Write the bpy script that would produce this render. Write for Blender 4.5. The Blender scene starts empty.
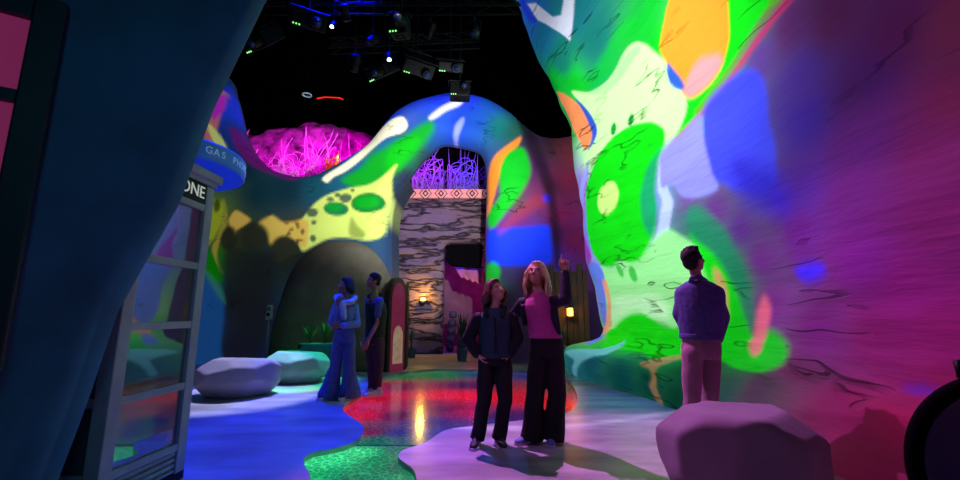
import bpy, bmesh, math, random
import numpy as np
from mathutils import Vector, Matrix, noise as mn
from mathutils.geometry import delaunay_2d_cdt, interpolate_bezier

random.seed(7)
SC = bpy.context.scene
COL = SC.collection
PI = math.pi
R = math.radians

# ---------------------------------------------------------------- camera
FOC = 425.0
PITCH = math.atan(74 / 425)
CAMZ = 1.2
CP, SP = math.cos(PITCH), math.sin(PITCH)
cam = bpy.data.cameras.new('camera')
cam.sensor_width = 36
cam.lens = FOC / 960 * 36
cam.clip_end = 200
camo = bpy.data.objects.new('camera', cam)
COL.objects.link(camo)
camo.location = (0, 0, CAMZ)
camo.rotation_euler = (PI / 2 + PITCH, 0, 0)
SC.camera = camo
SC.view_settings.view_transform = 'Standard'
SC.view_settings.look = 'None'


def ray(px, py):
    xc, yc = (px - 480) / FOC, (240 - py) / FOC
    return Vector((xc, CP - yc * SP, SP + yc * CP))


def at(px, py, Y):
    """survey: photo point -> place on the vertical plane y = Y"""
    d = ray(px, py)
    return Vector((0, 0, CAMZ)) + d * (Y / d.y)


def on_floor(px, py, z=0.0):
    d = ray(px, py)
    return Vector((0, 0, CAMZ)) + d * ((z - CAMZ) / d.z)


def to_px(P):
    P = np.asarray(P, float)
    x, y, z = P[..., 0], P[..., 1], P[..., 2] - CAMZ
    f = y * CP + z * SP
    u = -y * SP + z * CP
    f = np.where(f > 0.05, f, 0.05)
    return np.stack([480 + FOC * x / f, 240 - FOC * u / f], -1)


def lin(c):
    return tuple(((v / 255) / 12.92 if v / 255 <= 0.04045 else ((v / 255 + 0.055) / 1.055) ** 2.4) for v in c)


# ---------------------------------------------------------------- naming
def tag(o, label=None, cat=None, group=None, kind=None):
    if label: o['label'] = label
    if cat: o['category'] = cat
    if group: o['group'] = group
    if kind: o['kind'] = kind
    return o


def thing(name, label, cat, loc=(0, 0, 0), rz=0, group=None):
    o = bpy.data.objects.new(name, None)
    o.empty_display_size = 0.1
    COL.objects.link(o)
    o.location = loc
    o.rotation_euler = (0, 0, rz)
    return tag(o, label, cat, group)


def link(name, me, m=None, parent=None, smooth=True):
    o = bpy.data.objects.new(name, me)
    COL.objects.link(o)
    if m is not None:
        me.materials.clear()
        me.materials.append(m)
    if parent is not None: o.parent = parent
    if smooth and len(me.polygons):
        me.polygons.foreach_set('use_smooth', [True] * len(me.polygons))
    return o


def obj(name, bm, m, parent=None, smooth=False, auto=None):
    bmesh.ops.recalc_face_normals(bm, faces=bm.faces[:])
    me = bpy.data.meshes.new(name)
    if auto is not None:
        for f in bm.faces: f.smooth = True
        for e in bm.edges:
            if len(e.link_faces) == 2 and e.calc_face_angle(0) > auto: e.smooth = False
    bm.to_mesh(me)
    bm.free()
    return link(name, me, m, parent, smooth)


def copy_tree(o, parent=None):
    c = o.copy()
    COL.objects.link(c)
    if parent is not None: c.parent = parent
    for ch in list(o.children): copy_tree(ch, c)
    return c


# ---------------------------------------------------------------- materials
def nodes(name):
    m = bpy.data.materials.new(name)
    m.use_nodes = True
    nt = m.node_tree
    return m, nt, nt.nodes['Principled BSDF']


def mat(name, rgb, rough=0.6, var=0.25, scale=6.0, bump=0.0, metal=0.0, emit=None, es=0.0, spec=0.5, stretch=None):
    """noise-varied solid material; rgb is sRGB 0-255"""
    m, nt, b = nodes(name)
    tc = nt.nodes.new('ShaderNodeTexCoord')
    nz = nt.nodes.new('ShaderNodeTexNoise')
    nz.inputs['Scale'].default_value = scale
    nz.inputs['Detail'].default_value = 6
    src = tc.outputs['Object']
    if stretch:
        mp = nt.nodes.new('ShaderNodeMapping')
        mp.inputs['Scale'].default_value = stretch
        nt.links.new(src, mp.inputs[0])
        src = mp.outputs[0]
    nt.links.new(src, nz.inputs['Vector'])
    rp = nt.nodes.new('ShaderNodeValToRGB')
    l = lin(rgb)
    rp.color_ramp.elements[0].position = 0.3
    rp.color_ramp.elements[1].position = 0.7
    rp.color_ramp.elements[0].color = (*[v * (1 - var) for v in l], 1)
    rp.color_ramp.elements[1].color = (*[min(1, v * (1 + var)) for v in l], 1)
    nt.links.new(nz.outputs[0], rp.inputs[0])
    nt.links.new(rp.outputs[0], b.inputs['Base Color'])
    b.inputs['Roughness'].default_value = rough
    b.inputs['Metallic'].default_value = metal
    b.inputs['Specular IOR Level'].default_value = spec
    if bump:
        bp = nt.nodes.new('ShaderNodeBump')
        bp.inputs['Strength'].default_value = bump
        bp.inputs['Distance'].default_value = 0.03
        nt.links.new(nz.outputs[0], bp.inputs['Height'])
        nt.links.new(bp.outputs[0], b.inputs['Normal'])
    if emit:
        b.inputs['Emission Color'].default_value = (*lin(emit), 1)
        b.inputs['Emission Strength'].default_value = es
    return m


def crack_height(nt, src, scale, stretch, seed=0.0, thin=0.025, rough_amt=0.5, gate=.5):
    """returns a height socket: gentle plaster lumps plus long thin carved lines"""
    N, L = nt.nodes, nt.links
    mp = N.new('ShaderNodeMapping')
    mp.inputs['Scale'].default_value = stretch
    mp.inputs['Location'].default_value = (seed, seed * 1.7, seed * 0.3)
    L.new(src, mp.inputs[0])
    n1 = N.new('ShaderNodeTexNoise')
    n1.inputs['Scale'].default_value = scale
    n1.inputs['Detail'].default_value = 3
    n1.inputs['Roughness'].default_value = 0.55
    L.new(mp.outputs[0], n1.inputs['Vector'])
    s = N.new('ShaderNodeMath'); s.operation = 'SUBTRACT'; s.inputs[1].default_value = 0.5
    L.new(n1.outputs[0], s.inputs[0])
    a = N.new('ShaderNodeMath'); a.operation = 'ABSOLUTE'
    L.new(s.outputs[0], a.inputs[0])
    mr = N.new('ShaderNodeMapRange')
    mr.inputs['From Min'].default_value = 0.0
    mr.inputs['From Max'].default_value = thin
    L.new(a.outputs[0], mr.inputs['Value'])
    # only some of the lines are carved
    n2 = N.new('ShaderNodeTexNoise')
    n2.inputs['Scale'].default_value = scale * 0.9
    L.new(src, n2.inputs['Vector'])
    gt = N.new('ShaderNodeMapRange')
    gt.inputs['From Min'].default_value = gate
    gt.inputs['From Max'].default_value = gate + .1
    L.new(n2.outputs[0], gt.inputs['Value'])
    mx = N.new('ShaderNodeMath'); mx.operation = 'MAXIMUM'
    inv = N.new('ShaderNodeMath'); inv.operation = 'SUBTRACT'; inv.inputs[0].default_value = 1
    L.new(gt.outputs[0], inv.inputs[1])
    L.new(mr.outputs[0], mx.inputs[0])
    L.new(inv.outputs[0], mx.inputs[1])
    n3 = N.new('ShaderNodeTexNoise')
    n3.inputs['Scale'].default_value = scale * 2.2
    n3.inputs['Detail'].default_value = 7
    L.new(mp.outputs[0], n3.inputs['Vector'])
    ml = N.new('ShaderNodeMath'); ml.operation = 'MULTIPLY_ADD'
    ml.inputs[1].default_value = rough_amt
    L.new(n3.outputs[0], ml.inputs[0])
    L.new(mx.outputs[0], ml.inputs[2])
    return ml.outputs[0], mx.outputs[0]


def painted_light_mat(name, emit=0.5, scale=1.0, stretch=(1, 1, 1), bump=0.5, rough=0.75, dist=0.05, crackdark=0.55, thin=0.02, alb=1.0):  # rock whose base colour and emission carry projected light painted per vertex
    m, nt, b = nodes(name)
    N, L = nt.nodes, nt.links
    at_ = N.new('ShaderNodeAttribute'); at_.attribute_name = 'painted_light'
    tc = N.new('ShaderNodeTexCoord')
    h, crk = crack_height(nt, tc.outputs['Object'], scale, stretch, thin=thin)
    cm = N.new('ShaderNodeMapRange')
    cm.inputs['To Min'].default_value = crackdark
    L.new(crk, cm.inputs['Value'])
    mx = N.new('ShaderNodeMix'); mx.data_type = 'RGBA'; mx.blend_type = 'MULTIPLY'
    mx.inputs[0].default_value = 1
    L.new(at_.outputs['Color'], mx.inputs[6])
    L.new(cm.outputs[0], mx.inputs[7])
    L.new(mx.outputs[2], b.inputs['Base Color'])
    L.new(mx.outputs[2], b.inputs['Emission Color'])
    b.inputs['Emission Strength'].default_value = emit
    b.inputs['Roughness'].default_value = rough
    b.inputs['Specular IOR Level'].default_value = 0.15
    bp = N.new('ShaderNodeBump')
    bp.inputs['Strength'].default_value = bump
    bp.inputs['Distance'].default_value = dist
    L.new(h, bp.inputs['Height'])
    L.new(bp.outputs[0], b.inputs['Normal'])
    return m


def set_color(me, cols, name='painted_light'):
    """cols: (nverts,3) linear"""
    a = me.color_attributes.new(name, 'FLOAT_COLOR', 'POINT')
    c = np.ones((len(me.vertices), 4), np.float32)
    c[:, :3] = cols
    a.data.foreach_set('color', c.ravel())


# ---------------------------------------------------------------- projected light painted as colour, in wall coordinates (metres)
def smooth_closed(P, n=5):
    P = np.asarray(P, float)
    k = len(P)
    out = []
    for i in range(k):
        p0, p1, p2, p3 = P[i - 1], P[i], P[(i + 1) % k], P[(i + 2) % k]
        for t in np.linspace(0, 1, n, endpoint=False):
            out.append(0.5 * ((2 * p1) + (-p0 + p2) * t + (2 * p0 - 5 * p1 + 4 * p2 - p3) * t * t + (-p0 + 3 * p1 - 3 * p2 + p3) * t ** 3))
    return np.array(out)


def sdf(Q, P):
    """signed distance of points Q (n,2) to closed polygon P: negative inside"""
    n = len(Q)
    d = np.full(n, 1e9)
    ins = np.zeros(n, bool)
    lo, hi = P.min(0) - 1.0, P.max(0) + 1.0
    near = ((Q > lo) & (Q < hi)).all(1)
    q = Q[near]
    dd = np.full(len(q), 1e9)
    ii = np.zeros(len(q), bool)
    for i in range(len(P)):
        a, b = P[i - 1], P[i]
        e = b - a
        w = q - a
        t = np.clip((w @ e) / max(e @ e, 1e-12), 0, 1)
        r = w - t[:, None] * e
        dd = np.minimum(dd, (r * r).sum(1))
        c = (a[1] > q[:, 1]) != (b[1] > q[:, 1])
        if abs(e[1]) > 1e-12:
            x = a[0] + (q[:, 1] - a[1]) / e[1] * e[0]
            ii ^= c & (q[:, 0] < x)
    d[near] = np.sqrt(dd) * np.where(ii, -1, 1)
    return d


def idw(Q, pts, cols, eps=0.02, pw=2.2):
    W = np.zeros(len(Q)); C = np.zeros((len(Q), 3))
    for p, c in zip(pts, cols):
        w = 1.0 / (((Q - p) ** 2).sum(1) + eps) ** (pw / 2 + 0.3)
        W += w; C += w[:, None] * np.array(lin(c))
    return C / W[:, None]


def paint(C, Q, P, col, soft=0.03, alpha=1.0, smooth=True):
    P = smooth_closed(P) if smooth else np.asarray(P, float)
    d = sdf(Q, P)
    a = np.clip(0.5 - d / (2 * soft), 0, 1)
    a = (a * a * (3 - 2 * a)) * alpha
    return C * (1 - a[:, None]) + a[:, None] * np.array(lin(col))


def ellipse(cx, cy, rx, ry, rot=0, n=16):
    c, s = math.cos(R(rot)), math.sin(R(rot))
    return [(cx + rx * math.cos(t) * c - ry * math.sin(t) * s, cy + rx * math.cos(t) * s + ry * math.sin(t) * c) for t in np.linspace(0, 2 * PI, n, endpoint=False)]


# ---------------------------------------------------------------- mesh helpers
def box(bm, c, s, M=None, bevel=0.0):
    r = bmesh.ops.create_cube(bm, size=1)
    T = Matrix.Translation(c) @ Matrix.Diagonal((*s, 1))
    if M is not None: T = M @ T
    bmesh.ops.transform(bm, matrix=T, verts=r['verts'])
    if bevel:
        es = list({e for v in r['verts'] for e in v.link_edges})
        bmesh.ops.bevel(bm, geom=es, offset=bevel, segments=2, affect='EDGES', profile=0.5)


def tube(bm, pts, rad, n=10, cap=True, flat=1.0):
    """swept round tube along pts with per-point radius"""
    pts = [Vector(p) for p in pts]
    if not hasattr(rad, '__len__'): rad = [rad] * len(pts)
    rings = []
    a = None
    for i, p in enumerate(pts):
        t = (pts[min(i + 1, len(pts) - 1)] - pts[max(i - 1, 0)])
        t = t.normalized() if t.length > 1e-9 else Vector((0, 0, 1))
        if a is None:
            a = t.cross(Vector((0, 0, 1)))
            if a.length < .2: a = t.cross(Vector((0, 1, 0)))
        else:
            a = a - t * a.dot(t)
        a.normalize()
        b = t.cross(a).normalized()
        rings.append([bm.verts.new(p + (a * math.cos(2 * PI * k / n) + b * math.sin(2 * PI * k / n) * flat) * rad[i]) for k in range(n)])
    for r0, r1 in zip(rings, rings[1:]):
        for k in range(n): bm.faces.new((r0[k], r0[(k + 1) % n], r1[(k + 1) % n], r1[k]))
    if cap:
        bm.faces.new(rings[0][::-1]); bm.faces.new(rings[-1])


def ball(bm, c, r, M=None, seg=16, ring=10):
    if not hasattr(r, '__len__'): r = (r, r, r)
    q = bmesh.ops.create_uvsphere(bm, u_segments=seg, v_segments=ring, radius=1)
    T = Matrix.Translation(c) @ (M.to_4x4() if M is not None else Matrix.Identity(4)) @ Matrix.Diagonal((*r, 1))
    bmesh.ops.transform(bm, matrix=T, verts=q['verts'])


def chain(bm, pts, rad, n=14):
    """capsule chain for fused bodies: frustums plus balls"""
    pts = [Vector(p) for p in pts]
    if not hasattr(rad, '__len__'): rad = [rad] * len(pts)
    for p, r in zip(pts, rad): ball(bm, p, r, seg=n, ring=8)
    for (a, b, ra, rb) in zip(pts, pts[1:], rad, rad[1:]):
        if (b - a).length > 1e-6: tube(bm, [a, b], [ra, rb], n=n)


def lathe(bm, prof, n=32, M=None):
    rings = []
    for (r, z) in prof:
        rings.append([bm.verts.new((r * math.cos(2 * PI * k / n), r * math.sin(2 * PI * k / n), z)) for k in range(n)])
    for r0, r1 in zip(rings, rings[1:]):
        for k in range(n): bm.faces.new((r0[k], r0[(k + 1) % n], r1[(k + 1) % n], r1[k]))
    bm.faces.new(rings[0][::-1]); bm.faces.new(rings[-1])
    if M is not None: bmesh.ops.transform(bm, matrix=M, verts=[v for r in rings for v in r])


def prism(bm, poly, y0, y1, M=None):
    """extrude an (x,z) outline from y0 to y1"""
    A = [bm.verts.new((p[0], y0, p[1])) for p in poly]
    B = [bm.verts.new((p[0], y1, p[1])) for p in poly]
    k = len(poly)
    for i in range(k): bm.faces.new((A[i], A[(i + 1) % k], B[(i + 1) % k], B[i]))
    bm.faces.new(A[::-1]); bm.faces.new(B)
    if M is not None: bmesh.ops.transform(bm, matrix=M, verts=A + B)


def sheet(name, V, nu, nv, m, parent=None):
    """grid surface from vertex array V[nu*nv]"""
    me = bpy.data.meshes.new(name)
    i = np.arange(nu - 1)[:, None] * nv + np.arange(nv - 1)[None, :]
    F = np.stack([i, i + nv, i + nv + 1, i + 1], -1).reshape(-1, 4)
    me.from_pydata([tuple(v) for v in V], [], F.tolist())
    me.update()
    return link(name, me, m, parent)


def struct(o):
    o['kind'] = 'structure'
    return o


def text(body, size, M, m, name, parent, depth=0.004, align='CENTER'):
    cu = bpy.data.curves.new(name, 'FONT')
    cu.body = body; cu.size = size; cu.extrude = depth
    cu.align_x = align; cu.align_y = 'CENTER'
    t = bpy.data.objects.new(name, cu)
    COL.objects.link(t)
    bpy.context.view_layer.update()
    me = bpy.data.meshes.new_from_object(t.evaluated_get(bpy.context.evaluated_depsgraph_get()))
    bpy.data.objects.remove(t)
    me.transform(M)
    return link(name, me, m, parent, smooth=False)


def crom(knots, n):
    """open Catmull-Rom through knots, n samples"""
    K = np.asarray(knots, float)
    K = np.vstack([2 * K[0] - K[1], K, 2 * K[-1] - K[-2]])
    u = np.linspace(0, len(K) - 3 - 1e-9, n)
    i = u.astype(int); t = (u - i)[:, None]
    p0, p1, p2, p3 = K[i], K[i + 1], K[i + 2], K[i + 3]
    return 0.5 * ((2 * p1) + (-p0 + p2) * t + (2 * p0 - 5 * p1 + 4 * p2 - p3) * t * t + (-p0 + 3 * p1 - 3 * p2 + p3) * t ** 3)
# ================================================================ RIGHT ROCK WALL
RK = [(3.9, -2.2), (3.35, 1.0), (3.1, 3.0), (3.12, 4.0), (3.12, 4.9), (2.95, 6.6), (2.72, 8.2), (2.69, 9.2), (3.05, 10.2), (4.4, 11.2)]
RW = [0, 0, 0, .05, .15, .45, .8, 1, 1, .9]
RA = [.3, .4, .6, .75, .8, .95, 1.3, 1.4, .6, .2]
LZ = [0, .7, 2.4, 3.7, 5.6, 7.1, 8.7, 10.6]
LX = [0, 0, -.29, -.41, -.61, -1.08, -1.72, -2.5]
NU = 380
plan = crom(RK, NU)
wgt = np.interp(np.linspace(0, len(RK) - 1, NU), range(len(RK)), RW)
amp = np.interp(np.linspace(0, len(RK) - 1, NU), range(len(RK)), RA)
tan = np.gradient(plan, axis=0)
tan /= np.linalg.norm(tan, axis=1)[:, None]
nrm = np.stack([-tan[:, 1], tan[:, 0]], 1)           # towards the room
pz = np.array([0, .2, .4, .5, .56, .6, .64, .7, .8, .95])
po = np.array([.60, .66, .66, .61, .5, .36, .22, .1, .03, 0])
prof_z = np.concatenate([np.interp(np.linspace(0, 9, 54), range(10), pz), np.linspace(.97, 10.6, 250)[0:]])
prof_o = np.concatenate([np.interp(np.linspace(0, 9, 54), range(10), po), np.zeros(250)])
NV = len(prof_z)
kk_ = np.linspace(0, len(RK) - 1, NU)
mixw = np.clip((5.3 - kk_) / 1.2, 0, 1)
prof2 = prof_o[None, :] * (1 - mixw[:, None]) + (.66 * np.clip(1 - prof_z / .95, 0, 1) ** 1.15)[None, :] * mixw[:, None]
s_len = np.concatenate([[0], np.cumsum(np.linalg.norm(np.diff(plan, axis=0), axis=1))])
X = plan[:, None, 0] + wgt[:, None] * np.interp(prof_z, LZ, LX)[None, :] + nrm[:, None, 0] * amp[:, None] * prof2
Y = plan[:, None, 1] + nrm[:, None, 1] * amp[:, None] * prof2 + 0 * X
Z = prof_z[None, :] + 0 * X
Z = Z * 1.0
V = np.stack([X, Y, Z], -1).reshape(-1, 3)
# weathered lumps
for k in range(len(V)):
    p = Vector(V[k])
    f = mn.fractal(Vector((p.x * .5, p.y * .5, p.z * .6)), 1.0, 2.0, 2) * .11 + mn.noise(Vector((p.x * 1.7 + 9, p.y * 1.2, p.z * 2.6))) * .035
    if p.z < .9: f += .05 * mn.noise(Vector((p.x * 3, p.y * 3, p.z * 5)))
    i = k // NV
    V[k, 0] += nrm[i, 0] * f; V[k, 1] += nrm[i, 1] * f
prof_s = np.concatenate([[0], np.cumsum(np.hypot(np.diff(prof_z), np.diff(prof_o)))])
QR = np.stack(np.broadcast_arrays(s_len[:, None], prof_s[None, :]), -1).reshape(-1, 2)
vis = np.repeat(np.arange(NU) < int(NU * 7.25 / (len(RK) - 1)), NV)
PXR = to_px(V)
PXv, QRv = PXR[vis], QR[vis]


def wr(px, py):
    """photo point -> right-wall coordinates (run, height)"""
    d = ((PXv - (px, py)) ** 2).sum(1)
    k = np.argpartition(d, 4)[:4]
    w = 1 / (d[k] + 0.05)
    return (QRv[k] * w[:, None]).sum(0) / w.sum()


def wrs(L): return [wr(*p) for p in L]


baseR = [
    (528, 8, 40, 110, 215), (545, 40, 25, 120, 160), (560, 60, 15, 125, 110), (555, 80, 0, 170, 60), (595, 40, 12, 112, 105), (600, 80, 10, 140, 100), (580, 15, 20, 120, 130),
    (640, 20, 10, 170, 55), (655, 50, 0, 195, 25), (735, 30, 0, 215, 20), (715, 75, 0, 210, 20), (690, 118, 0, 205, 40), (575, 85, 0, 200, 40),
    (640, 130, 190, 245, 170), (590, 150, 170, 230, 170), (582, 190, 150, 120, 220), (587, 230, 120, 130, 230), (660, 200, 120, 150, 220), (575, 120, 60, 160, 70),
    (790, 25, 95, 40, 110), (830, 15, 95, 40, 95), (900, 30, 85, 32, 92), (955, 20, 110, 45, 85), (960, 100, 105, 38, 75), (870, 80, 75, 35, 115), (800, 75, 75, 50, 155), (760, 60, 95, 60, 150),
    (805, 120, 65, 45, 165), (860, 140, 85, 38, 115), (930, 150, 100, 32, 85), (800, 190, 75, 45, 150), (850, 190, 92, 35, 110), (940, 220, 105, 28, 90), (740, 230, 90, 40, 140), (800, 235, 100, 35, 130),
    (690, 205, 120, 60, 160), (715, 212, 105, 45, 140), (760, 260, 110, 45, 140), (860, 260, 112, 32, 130), (910, 290, 125, 28, 112), (770, 305, 110, 45, 125), (820, 330, 100, 35, 105), (880, 340, 112, 25, 88), (940, 330, 120, 24, 90),
    (950, 400, 130, 26, 75), (900, 420, 135, 26, 72), (850, 400, 115, 28, 75), (800, 375, 85, 45, 70), (760, 385, 60, 55, 60), (720, 400, 30, 80, 60), (880, 470, 105, 22, 62),
    (690, 215, 40, 120, 110), (700, 235, 30, 140, 90), (720, 250, 30, 130, 90), (640, 260, 110, 230, 110), (640, 300, 180, 250, 180), (700, 300, 120, 235, 120), (615, 320, 120, 230, 110),
    (720, 300, 20, 215, 50), (735, 270, 40, 140, 90), (745, 365, 15, 150, 50), (700, 345, 20, 215, 30),
    (600, 345, 20, 190, 60), (640, 350, 20, 170, 60), (590, 362, 15, 95, 115), (620, 375, 5, 85, 85), (650, 385, 5, 80, 70), (680, 400, 5, 75, 55), (690, 375, 5, 85, 50), (575, 370, 25, 115, 140), (660, 360, 15, 140, 55), (700, 365, 10, 95, 45),
]
CR = idw(QR, [wr(a[0], a[1]) for a in baseR], [a[2:] for a in baseR], eps=.015, pw=2.6)


def PR(poly, col, soft=.03, alpha=1.0, smooth=True):
    global CR
    CR = paint(CR, QR, wrs(poly), col, soft * .62, alpha, smooth)


# column top: green sweep, orange eyes, mint face
PR([(540, 75), (556, 92), (575, 93), (592, 92), (612, 75), (626, 48), (640, 41), (655, 48), (655, 20), (665, -8), (650, -8), (640, 15), (620, 25), (600, 60), (580, 78)], (0, 185, 35), .2, .7)
PR([(700, -8), (782, -8), (765, 12), (748, 36), (728, 68), (708, 98), (690, 120), (676, 138), (672, 120), (690, 60)], (0, 215, 15), .05)
PR([(572, 91), (590, 92), (608, 80), (622, 56), (632, 44), (642, 43), (655, 52), (666, 62), (676, 78), (686, 98), (684, 118), (676, 134), (660, 146), (640, 160), (600, 160), (588, 172), (584, 160), (592, 142), (596, 128), (588, 112), (578, 100)], (192, 250, 165), .05)
PR([(590, 92), (608, 82), (622, 60), (636, 46), (640, 50), (630, 64), (616, 84), (600, 94)], (120, 225, 130), .06, .5)
PR([(557, 92), (572, 99), (586, 114), (594, 128), (592, 138), (586, 150), (578, 138), (567, 115)], (240, 140, 85), .05)
PR([(575, 99), (588, 111), (597, 128), (594, 142), (588, 150), (592, 134), (585, 115)], (40, 80, 190), .05)
PR([(660, 46), (664, 22), (676, -10), (722, -10), (729, 25), (726, 52), (712, 82), (690, 98), (678, 84), (666, 62)], (250, 150, 40), .06)
PR([(697, 62), (716, 55), (722, 62), (708, 84), (690, 97), (684, 88)], (245, 150, 170), .12, .8)
PR([(668, 63), (674, 70), (684, 84), (682, 90), (672, 86), (667, 74)], (40, 90, 190), .05)
PR([(527, 4), (536, 3), (553, 17), (561, 15), (565, -6), (575, -6), (573, 20), (570, 41), (556, 30), (538, 20)], (225, 232, 255), .035, 1, False)
PR([(520, -4), (527, -4), (526, 4), (536, 20), (530, 22), (522, 8)], (40, 60, 240), .15, .9)
# bright green blob with a pale disc and brows
PR([(586, 200), (590, 175), (598, 156), (612, 138), (630, 126), (650, 122), (661, 127), (665, 136), (662, 150), (656, 165), (654, 190), (656, 212), (650, 240), (640, 258), (628, 262), (620, 260), (610, 267), (601, 264), (592, 250), (587, 226)], (5, 212, 12), .04)
PR([(660, 150), (657, 165), (655, 190), (657, 212), (651, 235), (644, 225), (640, 200), (646, 172)], (20, 150, 110), .14, .85)
PR(ellipse(608, 198, 10, 17, 14), (195, 242, 130), .04)
PR(ellipse(613.5, 129, 2.6, 6.5, 8), (0, 150, 45), .03)
PR(ellipse(631, 120, 2.6, 6.5, 12), (0, 150, 45), .03)
# edges of the column
PR([(589, 160), (586, 178), (583, 200), (583, 225), (590, 250), (602, 268), (598, 270), (584, 250), (578, 225), (580, 195), (584, 170)], (150, 160, 245), .05, .9)
PR([(676, 136), (664, 148), (659, 165), (658, 190), (662, 205), (652, 245), (655, 262), (664, 262), (668, 235), (673, 205), (668, 188), (668, 165), (680, 145)], (185, 205, 245), .05, .9)
PR([(790, -8), (768, 20), (748, 48), (728, 77), (708, 102), (690, 122), (668, 146), (674, 146), (696, 124), (714, 104), (734, 78), (754, 50), (776, 20), (800, -8)], (190, 50, 110), .06, .9)
PR([(776, -8), (758, 22), (742, 46), (722, 76), (700, 104), (694, 112), (700, 112), (726, 80), (746, 50), (764, 24), (786, -8)], (110, 140, 50), .06, .7)
PR([(703, 112), (722, 86), (744, 70), (760, 74), (768, 100), (770, 125), (776, 160), (776, 180), (762, 192), (748, 190), (735, 190), (722, 183), (706, 180), (702, 150)], (62, 72, 238), .12)
PR([(735, 160), (765, 165), (785, 185), (785, 215), (750, 205), (735, 185)], (45, 30, 200), .3, .8)
PR([(662, 152), (680, 135), (700, 114), (703, 130), (706, 150), (712, 172), (718, 188), (700, 197), (682, 196), (672, 184), (662, 188), (660, 168)], (140, 142, 240), .07)
# lower face: pale mint, bright green hills
PR([(597, 268), (612, 269), (622, 262), (634, 264), (648, 252), (656, 238), (668, 230), (682, 236), (700, 250), (716, 290), (706, 325), (690, 322), (676, 330), (660, 318), (640, 312), (622, 322), (610, 334), (604, 320), (602, 295)], (150, 240, 150), .1)
PR([(612, 300), (635, 295), (660, 296), (668, 318), (650, 316), (632, 310), (612, 325)], (205, 252, 205), .2, .7)
PR(ellipse(620, 271, 2.6, 7, -25), (50, 190, 70), .05, .9)
PR(ellipse(633, 274, 3.6, 8.5, -18), (40, 185, 60), .05, .9)
PR([(606, 336), (616, 326), (628, 316), (640, 313), (652, 318), (664, 326), (676, 328), (690, 318), (700, 322), (715, 340), (735, 352), (738, 360), (700, 357), (660, 360), (640, 352), (618, 350), (604, 352)], (10, 212, 15), .07)
PR([(690, 235), (704, 245), (722, 262), (732, 282), (744, 310), (752, 335), (768, 330), (784, 340), (785, 360), (760, 372), (735, 368), (715, 355), (700, 325), (712, 300), (700, 262)], (10, 222, 25), .12)
PR([(690, 205), (712, 215), (735, 250), (752, 300), (757, 330), (748, 322), (735, 285), (712, 250), (692, 235)], (25, 140, 100), .14, .8)
PR([(714, 268), (722, 276), (728, 300), (728, 318), (722, 312), (716, 290)], (225, 160, 110), .1, .85)
PR([(763, 297), (771, 312), (766, 335), (758, 354), (750, 352), (754, 330)], (225, 120, 130), .1, .85)
PR(ellipse(810, 271, 15, 9, -5), (60, 45, 235), .12)
PR(ellipse(921, 390, 16, 5, 4), (85, 35, 160), .12, .8)
# low flank of the column, blue light painted in
PR([(584, 268), (594, 262), (604, 275), (606, 300), (607, 320), (598, 338), (588, 345), (582, 320), (582, 290)], (95, 130, 240), .06)
PR([(579, 225), (586, 240), (592, 258), (586, 268), (580, 262), (577, 245)], (150, 60, 190), .07)
PR([(602, 280), (607, 300), (606, 318), (602, 332), (609, 330), (611, 300), (607, 282)], (240, 150, 120), .04, .8)
# pale projection borders on the ledge
PR([(566, 352), (580, 349), (600, 349), (616, 345), (624, 340), (622, 347), (608, 354), (590, 358), (580, 364), (577, 376), (573, 374), (574, 360)], (110, 200, 215), .05, .9)
PR([(640, 364), (660, 358), (690, 352), (715, 350), (715, 354), (690, 357), (668, 363), (656, 370), (656, 386), (660, 410), (655, 410), (650, 388), (650, 370)], (190, 140, 95), .05, .75)
M_right = painted_light_mat('rock_right', emit=.34, scale=1.0, stretch=(1.0, .3, 1.9), bump=.75, dist=.2, thin=.012, crackdark=.45)  # projector light is painted into this rock's colour and emission
o = struct(sheet('wall_right', V, NU, NV, M_right))
set_color(o.data, CR)

# ================================================================ BACK ARCH WALL
YB = 11.0


def wb(px, py):
    p = at(px, py, YB + .05)
    return (p.x, p.z)


def wbs(L): return [wb(*p) for p in L]


zt = lambda px, py: wb(px, py)
outl = [(-10.5, 0), (-10.5, 9.8), zt(60, 0), zt(160, 25), zt(212, 62), zt(222, 85), zt(227, 103), zt(232, 125), zt(240, 142), zt(252, 155), zt(268, 166), zt(290, 172), zt(312, 171), zt(330, 162), zt(350, 150),
        zt(366, 139), zt(380, 122), zt(394, 107), zt(412, 97), zt(432, 91), zt(455, 87), zt(474, 90), zt(490, 95), zt(511, 108), zt(527, 122), zt(540, 131), zt(556, 134), zt(575, 131), zt(600, 122), (4.6, 5.6), (4.6, 0)]
open_ = [(zt(487, 300)[0], 0), zt(487, 300), zt(486, 240), zt(487, 190), zt(487, 165), zt(484, 150), zt(478, 142), zt(460, 137), zt(442, 135), zt(430, 142), zt(418, 154), zt(405, 171), zt(396, 184), zt(389, 200), zt(386, 225), zt(386, 260), (zt(388, 300)[0], 0)]


def dense(P, step=.06, closed=False):
    out = []
    n = len(P)
    for i in range(n if closed else n - 1):
        a, b = np.array(P[i]), np.array(P[(i + 1) % n])
        k = max(1, int(np.linalg.norm(b - a) / step))
        out += [tuple(a + (b - a) * t) for t in np.linspace(0, 1, k, endpoint=False)]
    if not closed: out.append(tuple(P[-1]))
    return out


top_s = [tuple(p) for p in crom(outl[1:-1], 260)]
hole_s = [tuple(p) for p in crom(open_[1:-1], 120)]
ring = dense([outl[0], (-10.5, 9.7)], .1)[:-1] + top_s + dense([outl[-1], open_[0]], .06)[:-1] + dense([open_[0], open_[1]], .06)[:-1] + hole_s + dense([open_[-2], open_[-1]], .06)[1:] + dense([open_[-1], outl[0]], .1)[1:-1]
ringA = np.array(ring)


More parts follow.
